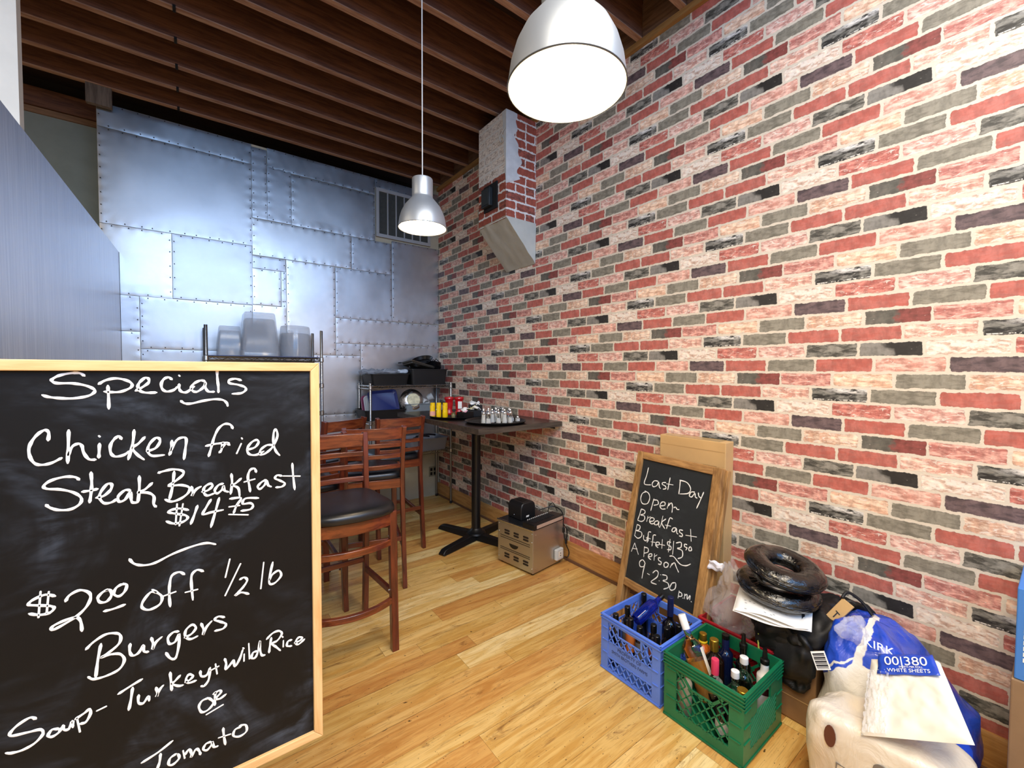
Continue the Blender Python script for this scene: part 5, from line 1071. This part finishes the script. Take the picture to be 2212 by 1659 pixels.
# paper towel pack, napkin pack and loose wrapped pack
def pack_mat():
    t = NT('towel_pack'); v = t.sep(t.obj()); n = t.noise(t.obj(), 7, 3, .6, .8)
    yn = t.math('ADD', v[1], t.math('MULTIPLY', t.math('SUBTRACT', n, .5), .07)); zn = t.math('ADD', v[2], t.math('MULTIPLY', t.math('SUBTRACT', n, .5), .05))
    q = t.math('SUBTRACT', zn, t.math('ADD', .262, t.math('MULTIPLY', t.math('SUBTRACT', .22, yn), .95)))
    b1 = t.math('MULTIPLY', t.math('MULTIPLY', t.ss(q, 0, .003), t.ss(yn, .098, .102)), t.math('SUBTRACT', 1, t.math('MULTIPLY', t.ss(q, .014, .017), t.ss(q, .026, .023))))
    b1 = t.math('MAXIMUM', b1, t.math('MULTIPLY', t.ss(zn, .385, .388), t.ss(yn, .078, .074)))
    b2 = t.math('MULTIPLY', t.ss(yn, -.035, -.039), t.ss(zn, .11, .113)); b3 = t.math('MULTIPLY', t.ss(v[0], .05, .054), t.ss(zn, .30, .303))
    f = t.math('MAXIMUM', b1, t.math('MAXIMUM', b2, b3), clamp=True)
    t.set(col=t.mix(f, srgb('#e8e4da'), srgb('#1f49c0')), rough=.28, coat=.5, coatr=.12); t.bump(t.noise(t.obj(), 15, 4, .6, .8), .35, .02); return t.m
def lean(p):
    t = p.z; p.x += .0*t; return p
tp = thing('paper_towel_pack', 'blue and white plastic wrapped pack of paper towels leaning in the corner of the heap', 'paper towel pack', (2.09, .36, 0))
def topf(p):
    k = max(0, p.z-.05)/.2; p.y = p.y*(1-.42*k)+.075*k; p.x = p.x*(1-.25*k)+.01*k; p.z -= .42*max(0, .03-p.y)*(1 if p.z > 0 else 0)*min(1, max(0, p.z)/.1); return p
b = blob((2.095, .368, .240), (.186, .210, .240), .42, .035, 6, 96, 56, seed=1, fn=topf); b.build('wrapped_pack', pack_mat(), tp, smooth=70)
clr = NT('clear_wrap'); clr.set(col=(.95, .96, 1, 1), rough=.08, trans=.0, alpha=.28, spec=.8, ior=1.3); clr.bump(clr.noise(clr.obj(), 30, 4, .65, 1), .6, .012); clr = clr.m
b = blob((2.010, .480, .478), (.055, .042, .036), .8, .03, 18, 48, 28, seed=8); b.build('gathered_top', clr, tp, smooth=70)
bw = pm('barcode_white', '#f0f0ee', .5); m = MB()
MB_ = basis((1.880, .545, .372), (.12, -.85, .45), (.25, .45, .85)); m.box(-.024, .024, -.030, .030, .006, .008, 0, MB_); bl = m.build('barcode_label', bw, tp, smooth=0)
m = MB()
for k in range(13): m.box(-.020, .020, -.026+k*.004, -.0245+k*.004+.0012*(k % 3), .008, .0085, 0, MB_)
m.build('barcode_bars', ink, bl, smooth=0)
MN = basis((1.952, .395, .474), (.25, -.90, -.12), (.75, .20, .62)); text('KIRK', .040, bw, MN, tp, 'lettering')
np_ = thing('napkin_pack', 'cream coloured wrapped napkin pack with brown print at the front of the heap', 'napkin pack', (1.80, .34, 0))
crm = NT('napkin_wrap'); nn_ = crm.noise(crm.obj(), 6, 3); crm.set(col=crm.mix(nn_, srgb('#cfc2ac'), srgb('#e9e1d1')), rough=.35, coat=.3); crm.bump(crm.noise(crm.obj((1, 1, .6)), 13, 4, .6, .8), .45, .02); crm = crm.m
blob((1.782, .335, .160), (.110, .200, .160), .35, .022, 7, 80, 44, seed=12).build('wrapped_pack', crm, np_, smooth=70)
MF = basis((1.6665, .335, .16), (0, -1, 0), (0, 0, 1)); brn = pm('print_brown', '#5b2f22', .5); gry = pm('print_grey', '#77716a', .5)
m = MB(); o_ = [(-.118+.016*cos(radians(a)), .098+.036*sin(radians(a))) for a in range(0, 360, 24)]; m.prism(o_, 0, .004, 0, MF); m.build('brown_print', brn, np_, smooth=0)
m = MB(); o_ = [(.015+.022*cos(radians(a)), .075+.022*sin(radians(a))) for a in range(0, 360, 20)]; m.prism(o_, 0, .003, 0, MF); m.build('round_print', gry, np_, smooth=0)
m = MB()
for r_ in ((.10, .16, .085, .088), (.10, .16, -.05, -.047), (.10, .103, -.05, .088), (.157, .16, -.05, .088), (.112, .118, -.02, .07), (.126, .130, .0, .07)): m.box(r_[0], r_[1], r_[2], r_[3], 0, .003, 0, MF)
m.build('frame_print', gry, np_, smooth=0)
m = MB()
for r_ in ((-.10, -.07, .02, .023), (-.10, -.07, -.04, -.037), (-.10, -.097, -.04, .02), (-.073, -.07, -.04, .02), (-.10, -.075, -.09, -.062)): m.box(r_[0], r_[1], r_[2], r_[3], 0, .003, 0, MF)
m.build('symbol_print', gry, np_, smooth=0)
wp = thing('wrapped_paper_pack', 'white pack in crinkled clear wrap with a blue 380 label, on the napkin pack', 'paper pack', (1.78, .27, .42))
Aq, Bq, Cq, Dq = Vector((1.885, .400, .455)), Vector((1.900, .235, .535)), Vector((1.695, .135, .440)), Vector((1.675, .375, .310))
nq = (Bq-Aq).cross(Dq-Aq).normalized(); nq = nq if nq.z > 0 else -nq
def quad_pack(inset, lift, thick, n=30, amp=.006, seed=0):
    m = MB(); vs = []; fs = []
    for s in (0, 1):
        for i in range(n+1):
            for j in range(n+1):
                u, v = inset+(1-2*inset)*i/n, inset+(1-2*inset)*j/n; p = (Aq*(1-u)+Bq*u)*(1-v)+(Dq*(1-u)+Cq*u)*v
                e = min(i, n-i, j, n-j)/n; rd = min(1, e*7)**.5
                d = (lift+amp*noise.noise(Vector((u*5+seed, v*5, s)))+.4*amp*noise.noise(Vector((u*15+seed, v*15, s)))) if s == 0 else -thick
                vs.append(p+nq*(d*rd if s == 0 else d*rd))
    N = (n+1)**2
    for s in (0, 1):
        for i in range(n):
            for j in range(n): q = s*N+i*(n+1)+j; fs.append((q, q+1, q+n+2, q+n+1))
    m.add(vs, fs); return m
quad_pack(0, .012, .030, amp=.010).build('paper_block', pm('block_white', '#efe9da', .45, coat=.4), wp, smooth=60)
def onq(u, v, h): return (Aq*(1-u)+Bq*u)*(1-v)+(Dq*(1-u)+Cq*u)*v+nq*h
m = MB(); vs = []; fs = []
for i in range(13):
    for j in range(9): vs.append(onq(.16+.80*i/12, -.02+.28*j/8, .020+.002*sin(i*1.1+j)))
for i in range(12):
    for j in range(8): q = i*9+j; fs.append((q, q+1, q+10, q+9))
m.add(vs, fs); lb_ = m.build('blue_label', pm('label_blue', '#1f49c0', .3, coat=.4), wp, smooth=60); lb_.modifiers.new('thickness', 'SOLIDIFY').thickness = .0015
xq = (onq(1, .1, 0)-onq(0, .1, 0)).normalized(); yq = (onq(.5, 0, 0)-onq(.5, .3, 0)); yq = (yq-xq*yq.dot(xq)).normalized()
MQ = basis(onq(.56, .09, .0235), xq, yq); text('00|380', .042, bw, MQ, wp, 'lettering'); text('SHEETS PER ROLL', .008, bw, basis(onq(.62, .165, .0235), xq, yq), wp, 'lettering'); text('WHITE SHEETS', .017, bw, basis(onq(.58, .215, .0235), xq, yq), wp, 'lettering')
m = MB(); vs = []; fs = []; n = 26
for i in range(n+1):
    for j in range(n+1):
        u, v = i/n, j/n; vs.append(onq(.02+.30*u*(1-.2*v)+.02*v, .20+.80*v, .018+.010*noise.noise(Vector((u*7, v*16, 2)))+.006*noise.noise(Vector((u*17, v*30, 5)))))
for i in range(n):
    for j in range(n): q = i*(n+1)+j; fs.append((q, q+1, q+n+2, q+n+1))
m.add(vs, fs); m.build('crinkled_wrap', clr, wp, smooth=70)
# cartons at the right edge
rb = thing('cardboard_box', 'tall brown carton at the right edge of the picture', 'box', (2.15, -.12, 0))
m = MB(); m.box(2.010, 2.295, -.32, .092, .002, .515); m.build('carton_body', pm('kraft_dull', '#8a7054', .8, var=.08), rb, smooth=0, bevel=.004)  # one plain dull brown over the whole carton
m = MB(); m.box(2.0085, 2.0102, -.08, .045, .22, .40); m.build('dark_print', pm('print_umber', '#3a2c22', .6), rb, smooth=0)
bx = thing('blue_carton', 'blue carton with white printing on top of the tall brown carton at the right edge', 'box', (2.15, -.12, .516))
m = MB(); m.box(2.014, 2.294, -.30, .086, .5165, .80); m.build('carton_body', pm('carton_blue', '#3f7fd0', .5), bx, smooth=0, bevel=.003)
m = MB()
for k in range(9): m.box(2.0125, 2.0142, -.06, .070, .575+.018*k, .587+.018*k)
m.build('white_print', bw, bx, smooth=0)
